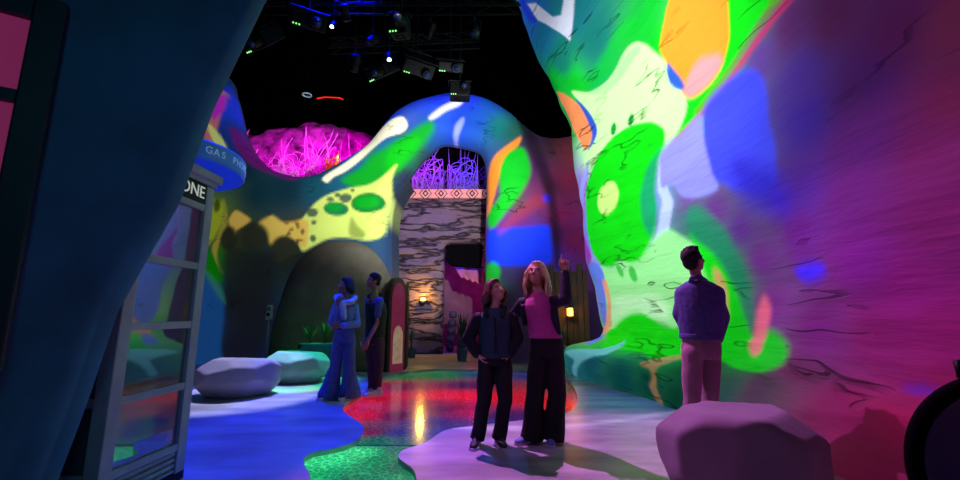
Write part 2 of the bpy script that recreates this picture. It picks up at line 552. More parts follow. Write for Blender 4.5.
def fill(ring, step, extra=None, lo=None, hi=None):
    A = np.array(ring)
    lo = A.min(0) if lo is None else lo
    hi = A.max(0) if hi is None else hi
    gx, gz = np.meshgrid(np.arange(lo[0] + step / 2, hi[0], step), np.arange(lo[1] + step / 2, hi[1], step))
    gx = gx + (np.arange(gx.shape[0]) % 2)[:, None] * step * .5
    G = np.stack([gx.ravel(), gz.ravel()], 1)
    d = sdf_far(G, A)
    G = G[d < -step * .45]
    pts = [Vector(p) for p in ring] + [Vector(p) for p in G]
    ed = [(i, (i + 1) % len(ring)) for i in range(len(ring))]
    r = delaunay_2d_cdt(pts, ed, [], 1, 1e-5)
    return np.array([tuple(v) for v in r[0]]), [tuple(f) for f in r[2]]


def sdf_far(Q, P):
    d = sdf(Q, P)
    out = np.where(d > 1e8, 5.0, d)
    return out


VA, FA = fill(ring, .055)
dist = -sdf_far(VA, ringA)
dist = np.maximum(dist, 0)
# the floor edge is not rounded
edge2 = np.array(top_s + [(4.6, 9)] + [(-10.5, 9.9)])
dt = np.abs(sdf_far(VA, np.array(top_s + [(5.5, 5.6), (5.5, 12), (-12, 12), (-12, 9.8)])))
dh = np.abs(sdf_far(VA, np.array([open_[0]] + hole_s + [open_[-1], (open_[-1][0], -3), (open_[0][0], -3)])))
rr = .45
d2 = np.minimum(dt, dh)
rnd = np.where(d2 < rr, rr - np.sqrt(np.maximum(rr * rr - (rr - d2) ** 2, 0)), 0)
yy = np.zeros(len(VA))
for k, (x, z) in enumerate(VA):
    f = mn.fractal(Vector((x * .35, 3.1, z * .4)), 1, 2, 2) * .22 + mn.noise(Vector((x * 1.3, 7, z * 2.0))) * .04
    # the left leg swells forward low down
    f -= .55 * math.exp(-((x + 6.0) / .9) ** 2) * math.exp(-(z / 2.2) ** 2)
    yy[k] = f
YA = YB + rnd + yy * np.clip(d2 / .5, .15, 1)
# back edge of the reveal
me = bpy.data.meshes.new('wall_back')
nf = len(VA)
verts = [(x, y, z) for (x, z), y in zip(VA, YA)]
ring_i = list(range(len(ring)))
seg = 6
faces = list(FA)
prev = ring_i
for sgi in range(1, seg + 1):
    cur = []
    for i in ring_i:
        x, z = VA[i]
        yb_ = 12.9 if (z < 5.0 and x > -3.6) else 11.9
        verts.append((x, YA[i] + (yb_ - YA[i]) * sgi / seg, z))
        cur.append(len(verts) - 1)
    for a in range(len(ring_i)):
        b = (a + 1) % len(ring_i)
        faces.append((prev[a], prev[b], cur[b], cur[a]))
    prev = cur
me.from_pydata(verts, [], faces)
me.update()
VB = np.array(verts)
QB = VB[:, [0, 2]]
baseB = [
    (222, 60, 20, 50, 90), (226, 100, 30, 60, 225), (236, 135, 25, 50, 130), (245, 165, 15, 45, 60), (262, 195, 12, 50, 62), (290, 190, 12, 45, 60), (320, 190, 15, 75, 90), (330, 172, 25, 80, 110), (350, 155, 30, 70, 190),
    (372, 135, 30, 70, 215), (390, 112, 28, 55, 225), (415, 102, 28, 60, 225), (440, 98, 25, 45, 240), (470, 98, 28, 55, 230), (490, 105, 22, 80, 180), (455, 122, 25, 65, 210), (475, 122, 25, 80, 190), (498, 125, 12, 115, 105), (515, 130, 25, 90, 70),
    (445, 118, 40, 90, 210), (425, 130, 25, 90, 150), (405, 150, 20, 140, 50), (375, 160, 15, 130, 60), (350, 180, 18, 90, 110), (345, 192, 20, 90, 115), (410, 120, 60, 90, 190),
    (415, 148, 50, 58, 78), (400, 172, 45, 52, 72), (390, 195, 40, 50, 62),
    (530, 140, 45, 25, 60), (548, 150, 40, 22, 30), (565, 150, 90, 35, 45), (535, 165, 75, 30, 85), (555, 185, 60, 18, 50), (540, 200, 115, 40, 90), (515, 205, 80, 75, 60), (520, 220, 100, 32, 115), (500, 228, 90, 35, 125), (560, 215, 110, 22, 70), (572, 240, 95, 16, 60),
    (558, 235, 55, 12, 45), (565, 180, 115, 30, 60), (575, 160, 110, 40, 55),
    (500, 245, 25, 50, 230), (540, 245, 25, 55, 235), (500, 275, 60, 25, 90), (530, 280, 60, 15, 45), (490, 280, 10, 130, 50), (505, 300, 40, 15, 45), (550, 300, 40, 12, 32), (560, 330, 25, 10, 30), (500, 340, 30, 10, 35),
    (215, 220, 100, 130, 45), (222, 255, 30, 120, 20), (214, 275, 20, 110, 20), (240, 240, 45, 45, 30), (260, 270, 28, 38, 42), (245, 300, 30, 32, 36), (285, 255, 30, 40, 40), (230, 240, 90, 90, 40), (262, 320, 22, 28, 55), (250, 345, 15, 22, 80), (300, 230, 60, 60, 40),
    (215, 300, 25, 70, 130), (220, 340, 25, 75, 140), (205, 320, 28, 80, 135), (225, 320, 22, 70, 135), (200, 260, 20, 80, 60),
    (150, 200, 20, 60, 60), (100, 100, 15, 50, 70), (100, 330, 20, 50, 90), (620, 250, 80, 20, 60), (620, 150, 60, 25, 50),
]
CB = idw(QB, [wb(a[0], a[1]) for a in baseB], [a[2:] for a in baseB], eps=.05, pw=2.6)


def PB(poly, col, soft=.05, alpha=1.0, smooth=True):
    global CB
    CB = paint(CB, QB, wbs(poly), col, soft * .62, alpha, smooth)


PB([(342, 180), (356, 170), (372, 158), (392, 146), (412, 132), (430, 122), (434, 128), (424, 142), (410, 158), (396, 172), (378, 182), (358, 188)], (8, 160, 35), .2)
PB([(392, 150), (410, 138), (420, 140), (408, 156), (396, 168), (385, 168)], (5, 185, 20), .2)
PB([(400, 118), (406, 121), (408, 128), (402, 134), (388, 139), (374, 149), (360, 160), (345, 171), (334, 177), (328, 183), (323, 179), (330, 172), (346, 161), (362, 148), (376, 132), (388, 121)], (255, 250, 215), .06)
PB([(430, 117), (443, 107), (455, 101), (463, 100), (460, 105), (446, 112), (436, 119), (430, 121)], (215, 215, 255), .06)
PB([(453, 134), (456, 124), (463, 117), (464, 122), (460, 131), (456, 137)], (150, 165, 255), .08, .9)
# yellow belt with green ovals
PB([(397, 164), (392, 178), (390, 200), (386, 222), (381, 236), (368, 241), (348, 238), (330, 239), (314, 246), (303, 251), (298, 242), (286, 236), (279, 238), (274, 244), (270, 234), (262, 227), (270, 222), (275, 217), (282, 223), (292, 224), (302, 220), (310, 210), (320, 201), (332, 194), (350, 188), (368, 185), (382, 177)], (206, 226, 110), .06)
PB([(262, 226), (275, 217), (286, 223), (304, 220), (310, 226), (306, 248), (296, 240), (284, 237), (274, 246), (270, 234)], (222, 178, 80), .08, .85)
PB([(233, 222), (238, 212), (248, 216), (255, 222), (248, 228), (242, 232), (240, 238), (236, 230)], (222, 182, 85), .05)
PB([(350, 235), (362, 239), (366, 234), (358, 226), (352, 218)], (110, 130, 50), .1, .7)
PB(ellipse(337, 209.5, 12.5, 7, 5), (22, 120, 70), .05)
PB(ellipse(335, 208, 8, 4.5, 5), (10, 150, 45), .1)
PB(ellipse(368.5, 203.5, 16.5, 10, -5), (8, 120, 45), .05)
PB(ellipse(367, 203, 12, 6.5, -5), (5, 160, 30), .12)
for (x, y, a, b) in [(313, 213, 6, 4.5), (331, 200, 3.5, 2.5), (338, 195.5, 3, 2.2), (346, 198.5, 6.5, 4.6), (315, 223, 2.5, 2.5), (314, 239, 3, 3.5), (353, 190.5, 2, 1.8)]:
    PB(ellipse(x, y, a, b), (45, 75, 70), .05, .9)
rs = random.Random(3)
for k in range(13):
    PB(ellipse(294 + rs.uniform(-8, 10), 232 + rs.uniform(-9, 11), rs.uniform(1.2, 3.2), rs.uniform(1, 2), rs.uniform(0, 180)), (120, 80, 40), .03, .85)
# left leg: yellow-green drips, dark lobes, blue light painted on the base
PB([(207, 205), (218, 200), (226, 205), (226, 222), (220, 235), (212, 245), (205, 240)], (160, 175, 45), .12)
PB([(206, 250), (215, 255), (224, 268), (226, 282), (214, 280), (204, 270)], (15, 130, 15), .12)
for (x, y, a, b) in [(219, 206, 3.5, 7), (211, 203, 4, 5), (207, 226, 2, 10)]:
    PB(ellipse(x, y, a, b), (50, 70, 20), .06, .9)
PB([(225, 200), (228, 215), (222, 235), (216, 250), (224, 268), (228, 275), (222, 258), (226, 238), (232, 222)], (190, 170, 70), .05, .7)
for (x, y, a, b) in [(234, 240, 9, 12), (259, 238, 13, 14), (286, 251, 13, 14)]:
    PB(ellipse(x, y, a, b), (42, 46, 36), .1, .95)
PB([(232, 250), (262, 252), (275, 262), (272, 330), (262, 362), (238, 362), (234, 320), (228, 285)], (30, 32, 34), .3, .8)
PB([(190, 268), (205, 272), (218, 284), (228, 296), (234, 315), (236, 345), (237, 368), (190, 368)], (30, 85, 155), .1)
PB([(205, 268), (216, 276), (228, 290), (234, 305), (228, 300), (214, 284)], (60, 140, 110), .08, .6)
# magenta lip around the hollow
PB([(232, 126), (240, 140), (254, 152), (270, 160), (282, 168), (292, 175), (300, 178), (290, 180), (272, 174), (250, 164), (236, 148), (228, 128)], (110, 10, 120), .12, .8)
# left tip fins
PB([(204, 152), (212, 105), (221, 88), (222, 110), (214, 150)], (190, 110, 110), .06)
PB([(214, 108), (221, 92), (223, 108), (216, 122)], (190, 40, 200), .06)
PB([(210, 125), (218, 132), (226, 145), (230, 160), (222, 152), (214, 142)], (210, 220, 130), .05)
# right leg: orange ribbon, green, red, violet and a blue panel
PB([(497, 160), (512, 150), (524, 150), (530, 172), (522, 192), (508, 210), (492, 228), (488, 212), (500, 195)], (8, 172, 32), .14)
PB([(488, 196), (488, 176), (492, 160), (502, 150), (514, 141), (521, 137), (518, 146), (507, 155), (501, 166), (498, 182), (492, 204), (487, 214)], (235, 135, 45), .07)
PB([(488, 232), (502, 229), (530, 227), (548, 226), (551, 240), (549, 262), (520, 266), (490, 262)], (22, 55, 238), .09)
PB(ellipse(546.5, 199, 5, 4), (40, 40, 230), .08)
PB([(500, 228), (515, 212), (535, 196), (545, 202), (530, 214), (512, 226), (500, 234)], (150, 45, 60), .2, .6)
PB([(486, 268), (494, 262), (500, 272), (494, 290), (487, 292)], (15, 190, 40), .1, .8)
PB([(518, 120), (530, 126), (545, 160), (556, 200), (560, 262), (553, 262), (548, 205), (536, 170)], (22, 8, 26), .18, .8)
# reveal of the opening
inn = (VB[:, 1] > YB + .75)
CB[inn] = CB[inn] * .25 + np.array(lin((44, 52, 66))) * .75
M_back = painted_light_mat('rock_back', emit=.42, scale=.8, stretch=(.6, 1, 1.5), bump=.6, dist=.1, thin=.006, crackdark=.6)  # back wall colours and glow are painted projector light
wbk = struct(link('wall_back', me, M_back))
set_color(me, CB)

# ================================================================ LEFT NEAR WALL
LK = [(-6.0, -.7), (-4.2, .55), (-3.0, 1.40), (-2.35, 1.87), (-1.95, 2.14), (-1.80, 2.28), (-1.83, 2.42), (-2.0, 2.5), (-2.6, 2.55), (-4.5, 2.6)]
LWt = [0, 0, 0, .15, .7, 1, 1, 1, .9, .3]
lz = [0, .38, .76, 1.22, 1.83, 2.43, 2.8, 3.09, 3.6, 5, 7]
ed = np.array([-2.26, -2.18, -2.09, -2.0, -1.735, -1.595, -1.47, -1.37, -1.19, -.79, -.5])
lx = ed + 1.80
nu, nv = 140, 140
pl = crom(LK, nu)
wl = np.interp(np.linspace(0, len(LK) - 1, nu), range(len(LK)), LWt)
zz = np.linspace(0, 7, nv)
X = pl[:, None, 0] + wl[:, None] * np.interp(zz, lz, lx)[None]
Y = pl[:, None, 1] + 0 * X
Z = zz[None] + 0 * X
V = np.stack([X, Y, Z], -1).reshape(-1, 3)
for k in range(len(V)):
    p = Vector(V[k]); f = .015 * mn.noise(p * 2.2)
    V[k, 0] += f; V[k, 1] -= f
M_left = mat('plaster_teal', (36, 100, 130), .85, .3, 2.2, .2)
struct(sheet('wall_left', V, nu, nv, M_left))

# ================================================================ FLOOR with the sunken glass stream
riv_px = [(312, 486), (309, 473), (304, 464), (305, 457), (314, 452), (330, 449), (345, 445), (357, 440), (363, 432), (362, 425), (353, 418), (344, 412), (343, 406), (350, 401), (363, 393), (370, 385), (380, 379), (392, 375), (410, 371), (437, 369), (467, 369.5), (500, 370), (535, 371), (556, 374), (569, 381), (576, 392), (577, 402), (573, 409), (562, 414), (540, 418), (515, 421), (490, 424), (468, 426.5), (449, 429), (438, 434), (428, 441), (415, 446), (403, 450), (398, 456), (404, 462), (412, 468), (416, 476), (416, 490), (405, 520), (360, 530), (320, 510)]
riv = np.array([tuple(on_floor(*p))[:2] for p in riv_px])
riv = smooth_closed(riv, 4)
fx0, fx1, fy0, fy1 = -11, 6, -2.5, 18
M_floor, nt, b = nodes('polished_concrete')
N, L = nt.nodes, nt.links
tc = N.new('ShaderNodeTexCoord')
n1 = N.new('ShaderNodeTexNoise'); n1.inputs['Scale'].default_value = 1.6; n1.inputs['Detail'].default_value = 8
mp = N.new('ShaderNodeMapping'); mp.inputs['Scale'].default_value = (.7, 2.0, 1); L.new(tc.outputs['Object'], mp.inputs[0]); L.new(mp.outputs[0], n1.inputs['Vector'])
rp = N.new('ShaderNodeValToRGB'); rp.color_ramp.elements[0].position = .3; rp.color_ramp.elements[1].position = .75
rp.color_ramp.elements[0].color = (.2, .2, .21, 1); rp.color_ramp.elements[1].color = (.62, .62, .64, 1)
L.new(n1.outputs[0], rp.inputs[0]); L.new(rp.outputs[0], b.inputs['Base Color'])
r2 = N.new('ShaderNodeMapRange'); r2.inputs['To Min'].default_value = .22; r2.inputs['To Max'].default_value = .42
L.new(n1.outputs[0], r2.inputs['Value']); L.new(r2.outputs[0], b.inputs['Roughness'])
b.inputs['Specular IOR Level'].default_value = .35
at2 = N.new('ShaderNodeAttribute'); at2.attribute_name = 'painted_light'
L.new(at2.outputs['Color'], b.inputs['Emission Color']); b.inputs['Emission Strength'].default_value = 1.0
bm = bmesh.new()
# floor with a hole: constrained triangulation
stepf = .09
gx, gy = np.meshgrid(np.arange(-5.5, 4.2, stepf), np.arange(1.5, 13.2, stepf))
G = np.stack([gx.ravel(), gy.ravel()], 1)
d = sdf_far(G, riv)
G = G[np.abs(d) > stepf * .4]
outer = [(fx0, fy0), (fx1, fy0), (fx1, fy1), (fx0, fy1)]
pts = [Vector(p) for p in outer] + [Vector(p) for p in riv] + [Vector(p) for p in G]
nr = len(riv)
eds = [(i, (i + 1) % 4) for i in range(4)] + [(4 + i, 4 + (i + 1) % nr) for i in range(nr)]
r = delaunay_2d_cdt(pts, eds, [], 1, 1e-5)
fv = np.array([tuple(v) for v in r[0]])
ctr = np.array([fv[list(f)].mean(0) for f in r[2]])
keep = sdf_far(ctr, riv) > 0
me = bpy.data.meshes.new('floor')
verts = [(x, y, 0) for x, y in fv]
faces = [tuple(f) for f, k in zip(r[2], keep) if k]
base = len(verts)
for k in range(nr): verts.append((*riv[k], -.05))
idx = {}
for k in range(nr):
    j = (k + 1) % nr
    faces.append((4 + k, 4 + j, base + j, base + k))
me.from_pydata(verts, [], faces)
me.update()
flo = struct(link('floor', me, M_floor, smooth=False))
QF = np.array(verts)[:, :2]
CF = np.zeros((len(QF), 3))


def ff(L): return [tuple(on_floor(*p))[:2] for p in L]


CF = paint(CF, QF, ff([(452, 425.5), (490, 427), (530, 426.5), (570, 424), (610, 420), (650, 414), (690, 409), (690, 412), (650, 417.5), (612, 423.5), (570, 427.5), (530, 430), (490, 430.5), (452, 428.5)]), (105, 105, 130), .04, .9)  # bright edge of the projection, painted as floor emission
CF = paint(CF, QF, ff([(560, 385), (585, 385), (578, 405), (590, 425), (572, 424), (570, 405)]), (70, 60, 40), .12, .5)
set_color(me, CF)
# the stream: lit glass over a cracked cell pattern
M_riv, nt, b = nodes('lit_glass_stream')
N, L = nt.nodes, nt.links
at2 = N.new('ShaderNodeAttribute'); at2.attribute_name = 'painted_light'
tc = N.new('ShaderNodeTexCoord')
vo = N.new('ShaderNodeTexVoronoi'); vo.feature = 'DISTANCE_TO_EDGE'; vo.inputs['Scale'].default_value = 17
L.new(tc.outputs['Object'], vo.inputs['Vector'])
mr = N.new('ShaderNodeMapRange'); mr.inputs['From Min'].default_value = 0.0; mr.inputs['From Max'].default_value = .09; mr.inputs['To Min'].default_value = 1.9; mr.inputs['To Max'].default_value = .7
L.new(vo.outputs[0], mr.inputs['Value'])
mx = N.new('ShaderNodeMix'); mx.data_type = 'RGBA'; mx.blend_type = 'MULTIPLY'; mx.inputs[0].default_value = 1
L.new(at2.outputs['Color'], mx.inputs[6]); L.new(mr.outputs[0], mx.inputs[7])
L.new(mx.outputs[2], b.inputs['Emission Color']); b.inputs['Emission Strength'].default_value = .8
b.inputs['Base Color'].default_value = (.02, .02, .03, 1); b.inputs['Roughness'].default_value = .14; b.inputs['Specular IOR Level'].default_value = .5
lo, hi = riv.min(0), riv.max(0)
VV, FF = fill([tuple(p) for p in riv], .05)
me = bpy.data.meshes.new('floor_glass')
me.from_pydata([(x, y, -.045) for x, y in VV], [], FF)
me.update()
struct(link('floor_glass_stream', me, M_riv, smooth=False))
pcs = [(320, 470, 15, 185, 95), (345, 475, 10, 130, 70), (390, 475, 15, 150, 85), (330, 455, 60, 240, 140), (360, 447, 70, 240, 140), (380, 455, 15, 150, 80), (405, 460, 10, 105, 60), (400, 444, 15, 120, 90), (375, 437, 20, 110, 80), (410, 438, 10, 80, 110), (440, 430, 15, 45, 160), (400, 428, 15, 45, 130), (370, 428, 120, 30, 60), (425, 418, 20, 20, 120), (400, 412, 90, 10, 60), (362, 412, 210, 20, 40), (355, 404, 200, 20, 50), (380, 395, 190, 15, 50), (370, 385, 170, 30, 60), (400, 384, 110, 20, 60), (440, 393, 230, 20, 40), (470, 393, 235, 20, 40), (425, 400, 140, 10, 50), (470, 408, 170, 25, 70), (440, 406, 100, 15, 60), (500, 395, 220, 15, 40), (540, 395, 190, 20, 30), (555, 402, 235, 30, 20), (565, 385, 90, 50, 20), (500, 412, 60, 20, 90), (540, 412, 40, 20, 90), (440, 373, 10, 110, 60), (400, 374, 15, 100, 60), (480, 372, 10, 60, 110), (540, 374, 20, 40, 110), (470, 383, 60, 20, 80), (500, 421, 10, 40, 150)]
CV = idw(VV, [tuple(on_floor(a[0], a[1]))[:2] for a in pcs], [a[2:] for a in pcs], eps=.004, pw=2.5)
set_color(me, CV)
bm = bmesh.new()
a = on_floor(345, 440.5); b_ = on_floor(440, 440.5)
box(bm, ((a.x + b_.x) / 2, a.y, -.043), (b_.x - a.x, .018, .006))
struct(obj('trim_1', bm, mat('seam_dark', (20, 60, 50), .4)))

# ================================================================ SHELL: ceiling, side and far walls (black box of the hall)
M_black = mat('black_paint', (3, 3, 4), .95, .3, spec=.02)
def slab(name, c, s, m=M_black):
    bm = bmesh.new(); box(bm, c, s); return struct(obj(name, bm, m))
slab('ceiling', (-2.5, 7.75, 12.1), (18, 21.5, .2))
slab('wall_far', (-2.5, 18.1, 6), (18, .2, 12.2))
slab('wall_outer_left', (-11.4, 7.75, 6), (.2, 21.5, 12.2))
slab('wall_outer_right', (6.4, 7.75, 6), (.2, 21.5, 12.2))
# ================================================================ PROP MATERIALS
M_dark = mat('dark_metal', (9, 10, 12), .55, .3, 12, metal=.2, spec=.3)
M_boxd = mat('dark_housing', (8, 10, 14), .6, .25, 8, spec=.2)
M_chrome = mat('grey_metal', (70, 74, 82), .35, .2, 10, metal=.7)
M_booth = mat('booth_grey', (150, 158, 170), .5, .12, 7)
M_white = mat('white_paint', (225, 228, 232), .5, .08, 6)
M_rock = mat('boulder_plaster', (138, 132, 140), .85, .15, 3, .12)
M_green = mat('plant_leaf', (40, 80, 50), .6, .4, 9)
M_planter = mat('planter_blue', (60, 90, 130), .7, .25, 5)
M_wood = mat('weathered_wood', (50, 36, 28), .75, .4, 5, .4, stretch=(6, 6, .6))
M_vein = mat('branch_pale', (130, 95, 150), .6, .2, 8)
M_warm = mat('warm_bulb', (255, 220, 150), .5, .05, emit=(255, 190, 80), es=9)
M_hut = mat('hut_plaster', (104, 98, 86), .85, .25, 2.2, .3)
M_blackm = mat('black_matte', (5, 5, 7), .9, .3, spec=.05)

# ================================================================ MASONRY WALL, BALCONY, PASSAGE
YM = 13.3
def P(px, py, Y=YM): return at(px, py, Y)
M_mas, nt, b = nodes('carved_masonry')
N, L = nt.nodes, nt.links
tc = N.new('ShaderNodeTexCoord')
h, crk = crack_height(nt, tc.outputs['Object'], 1.25, (.5, 1, 2.6), thin=.05, gate=.22)
rp = N.new('ShaderNodeValToRGB')
rp.color_ramp.elements[0].color = (.012, .008, .014, 1); rp.color_ramp.elements[1].color = (.17, .11, .15, 1)
L.new(crk, rp.inputs[0]); L.new(rp.outputs[0], b.inputs['Base Color'])
b.inputs['Roughness'].default_value = .85
bp = N.new('ShaderNodeBump'); bp.inputs['Strength'].default_value = .9; bp.inputs['Distance'].default_value = .12
L.new(h, bp.inputs['Height']); L.new(bp.outputs[0], b.inputs['Normal'])
x0, x1 = P(360, 300).x, P(500, 300).x
zt_ = P(440, 198).z
dx0, dx1, dz1 = P(443, 300).x, P(484, 300).x, P(450, 242).z
outline = [(x0, 0), (x0, zt_), (x1, zt_), (x1, 0), (dx1, 0), (dx1, dz1 - .12), (dx1 - .12, dz1), (dx0 + .15, dz1), (dx0, dz1 - .15), (dx0, 0)]
rg = dense(outline, .09, True)
VM, FM = fill(rg, .09)
me = bpy.data.meshes.new('wall_masonry')
dM = np.minimum(1, np.maximum(0, -sdf_far(VM, np.array(rg))) / .25)
vs = [(x, YM - (.10 + .16 * mn.noise(Vector((x * 1.2, 1, z * 2.4))) + .07 * mn.noise(Vector((x * 3, 4, z * 6)))) * k, z) for (x, z), k in zip(VM, dM)]
n0 = len(rg); base = len(vs)
vs += [(VM[i][0], YM + .5, VM[i][1]) for i in range(n0)]
fs = list(FM) + [(i, (i + 1) % n0, base + (i + 1) % n0, base + i) for i in range(n0)]
me.from_pydata(vs, [], fs); me.update()
struct(link('wall_masonry', me, M_mas))
# frieze of diamonds and triangles
M_fr, nt, b = nodes('frieze_tiles')
N, L = nt.nodes, nt.links
tc = N.new('ShaderNodeTexCoord')
sx = N.new('ShaderNodeSeparateXYZ'); L.new(tc.outputs['Object'], sx.inputs[0])
def mth(op, a, b_=None):
    n = N.new('ShaderNodeMath'); n.operation = op
    for k, v in enumerate((a, b_)):
        if v is None: continue
        if isinstance(v, (int, float)): n.inputs[k].default_value = v
        else: L.new(v, n.inputs[k])
    return n.outputs[0]
fz0, fz1 = zt_ - .02, P(440, 190).z
u = mth('MULTIPLY', sx.outputs[0], 1 / .5)
fr = mth('ABSOLUTE', mth('SUBTRACT', mth('FRACT', u), .5))
vz = mth('ABSOLUTE', mth('SUBTRACT', mth('DIVIDE', mth('SUBTRACT', sx.outputs[2], fz0), fz1 - fz0), .5))
dm = mth('ADD', mth('MULTIPLY', fr, 2.0), vz)
dia = mth('LESS_THAN', dm, .42); dia2 = mth('LESS_THAN', dm, .2)
tri = mth('LESS_THAN', mth('ABSOLUTE', mth('SUBTRACT', dm, .78)), .07)
mA = N.new('ShaderNodeMix'); mA.data_type = 'RGBA'; mA.inputs[6].default_value = (*lin((240, 150, 150)), 1); mA.inputs[7].default_value = (*lin((50, 35, 60)), 1)
L.new(mth('MAXIMUM', mth('SUBTRACT', dia, dia2), tri), mA.inputs[0])
L.new(mA.outputs[2], b.inputs['Base Color']); L.new(mA.outputs[2], b.inputs['Emission Color']); b.inputs['Emission Strength'].default_value = .25
bm = bmesh.new(); box(bm, ((x0 + x1) / 2, YM + .1, (fz0 + fz1) / 2), (x1 - x0, .42, fz1 - fz0), bevel=.02)
struct(obj('trim_2', bm, M_fr))
bm = bmesh.new(); box(bm, ((x0 + x1) / 2, YM + 1.2, fz1 - .15), (x1 - x0, 1.8, .2)); struct(obj('floor_balcony', bm, M_blackm))
# passage behind the doorway
M_pas = mat('passage_plaster', (120, 90, 110), .8, .3, 2, .5)
bm = bmesh.new()
box(bm, (dx0 - .45, 15.3, 1.9), (.2, 3.0, 3.8)); struct(obj('wall_passage_left', bm, M_pas))
bm = bmesh.new(); box(bm, (dx1 + .45, 15.3, 1.9), (.2, 3.0, 3.8)); struct(obj('wall_passage_right', bm, M_pas))
bm = bmesh.new(); box(bm, ((dx0 + dx1) / 2, 16.9, 1.9), (3, .2, 3.8)); struct(obj('wall_passage_end', bm, M_pas))
bm = bmesh.new(); box(bm, ((dx0 + dx1) / 2, 15.3, 3.85), (3, 3.2, .2)); struct(obj('ceiling_passage', bm, M_blackm))
# dark hood across the top of the doorway
bm = bmesh.new()
p = [P(446, 243, 13.0), P(481, 243, 13.0), P(483, 250, 13.0), P(481, 265, 13.0), P(450, 263, 13.0), P(444, 258, 13.0)]
prism(bm, [(q.x, q.z) for q in p], 13.35, 14.0)
struct(obj('trim_3', bm, M_blackm))
# fabric canopy
t = thing('fabric_canopy', 'pink fabric awning draped inside the dark doorway of the rock wall', 'awning', P(468, 272, 14.4))
nu_, nv_ = 22, 10
A, B_, C_, D_ = [P(*q, 14.3) - t.location for q in ((452, 265), (484, 268), (480, 285), (464, 281))]
vs = []
for i in range(nu_):
    for j in range(nv_):
        u, v = i / (nu_ - 1), j / (nv_ - 1)
        q = (A * (1 - u) + B_ * u) * (1 - v) + (A.lerp(D_, .85) * (1 - u) + C_ * u) * v
        vs.append((q.x, q.y + v * -.5 + .05 * math.sin(u * 14), q.z + .03 * math.sin(u * 20 + v * 5)))
cl = sheet('cloth', np.array(vs), nu_, nv_, mat('pink_cloth', (225, 120, 150), .8, .2, 5), t)
cl.modifiers.new('thickness', 'SOLIDIFY').thickness = .015
bm = bmesh.new(); tube(bm, [A + Vector((0, 0, .02)), B_ + Vector((0, 0, .02))], .02, 8); tube(bm, [A, A + Vector((0, 0.1, 1.1))], .008, 6); tube(bm, [B_, B_ + Vector((0, .1, 1.1))], .008, 6)
obj('support_rod', bm, M_dark, t)
# stacked stones
rs = random.Random(5)
M_stone = mat('blue_stone', (70, 70, 95), .75, .3, 5, .4)
def rough_stone(bm, c, s, seed, flat=0.0, sub=3):
    q = bmesh.ops.create_icosphere(bm, subdivisions=sub, radius=1)
    for v in q['verts']:
        n = v.co.normalized()
        k = max(abs(n.x), abs(n.y), abs(n.z)) ** -.55
        f = 1 + .16 * mn.noise(n * 1.4 + Vector((seed, seed * .7, 0))) + .05 * mn.noise(n * 4 + Vector((0, seed, 0)))
        v.co = Vector((n.x * k * s[0] * f, n.y * k * s[1] * f, n.z * k * s[2] * f)) + Vector(c)
k = 0
names = ['lowest', 'low', 'middle', 'upper', 'top']
zs = 0
for row in range(5):
    cnt = [4, 3, 3, 2, 1][row]
    hgt = .30
    for i in range(cnt):
        w_ = .36
        cx = dx0 + .16 + i * w_ + row * .02 + rs.uniform(-.02, .02)
        bm = bmesh.new()
        rough_stone(bm, (0, 0, hgt / 2), (w_ * .36, .26, hgt * .40), rs.uniform(0, 50))
        zmin = min(v.co.z for v in bm.verts)
        for v in bm.verts: v.co.z -= zmin
        o = obj('passage_stone', bm, M_stone, smooth=True)
        o.location = (cx, 14.25 + row * .03, row * .262)
        pos = ['first', 'second', 'third', 'fourth'][i]
        tag(o, f'blue-lit doorway stone, {pos} from the hut side in the {["bottom", "second", "third", "fourth", "top"][row]} row', 'stone', 'piled stones in the passage')

# ================================================================ UPPER HOLLOW with glowing tangle, balcony tangle
YN = 13.95
hx0, hx1 = at(215, 150, 12.5).x, at(400, 150, 12.5).x
bm = bmesh.new(); box(bm, ((hx0 + hx1) / 2, 13.6, at(300, 178, 12.0).z - .2), (hx1 - hx0, 2.2, .25)); struct(obj('floor_hollow', bm, M_blackm))
# mound of glowing coral rock at the back of the hollow
zb = at(300, 178, 12.0).z - .1
pro = [(232, 128), (250, 129), (265, 126), (285, 121), (300, 117), (320, 116), (340, 121), (360, 126), (370, 131), (377, 137)]
nu_, nv_ = 90, 40
xs = np.linspace(at(pro[0][0], 130, YN).x, at(pro[-1][0], 130, YN).x, nu_)
zs = np.interp(xs, [at(*q, YN).x for q in pro], [at(*q, YN).z for q in pro])
vs = []
for i in range(nu_):
    for j in range(nv_):
        v = j / (nv_ - 1)
        z = zb + (zs[i] - zb) * math.sin(v * PI / 2)
        y = YN - .5 + 1.1 * (1 - math.cos(v * PI / 2)) + .18 * mn.noise(Vector((xs[i] * 2, v * 3, 3)))
        vs.append((xs[i], y, z + .12 * mn.noise(Vector((xs[i] * 3, v * 4, 8))) * v))
M_coral = mat('coral_rock', (150, 45, 150), .7, .95, 2.6, 1.0)
o = sheet('coral_mound', np.array(vs), nu_, nv_, M_coral)
tag(o, 'magenta-lit mound of porous rock filling the hollow above the yellow wall', 'rock')


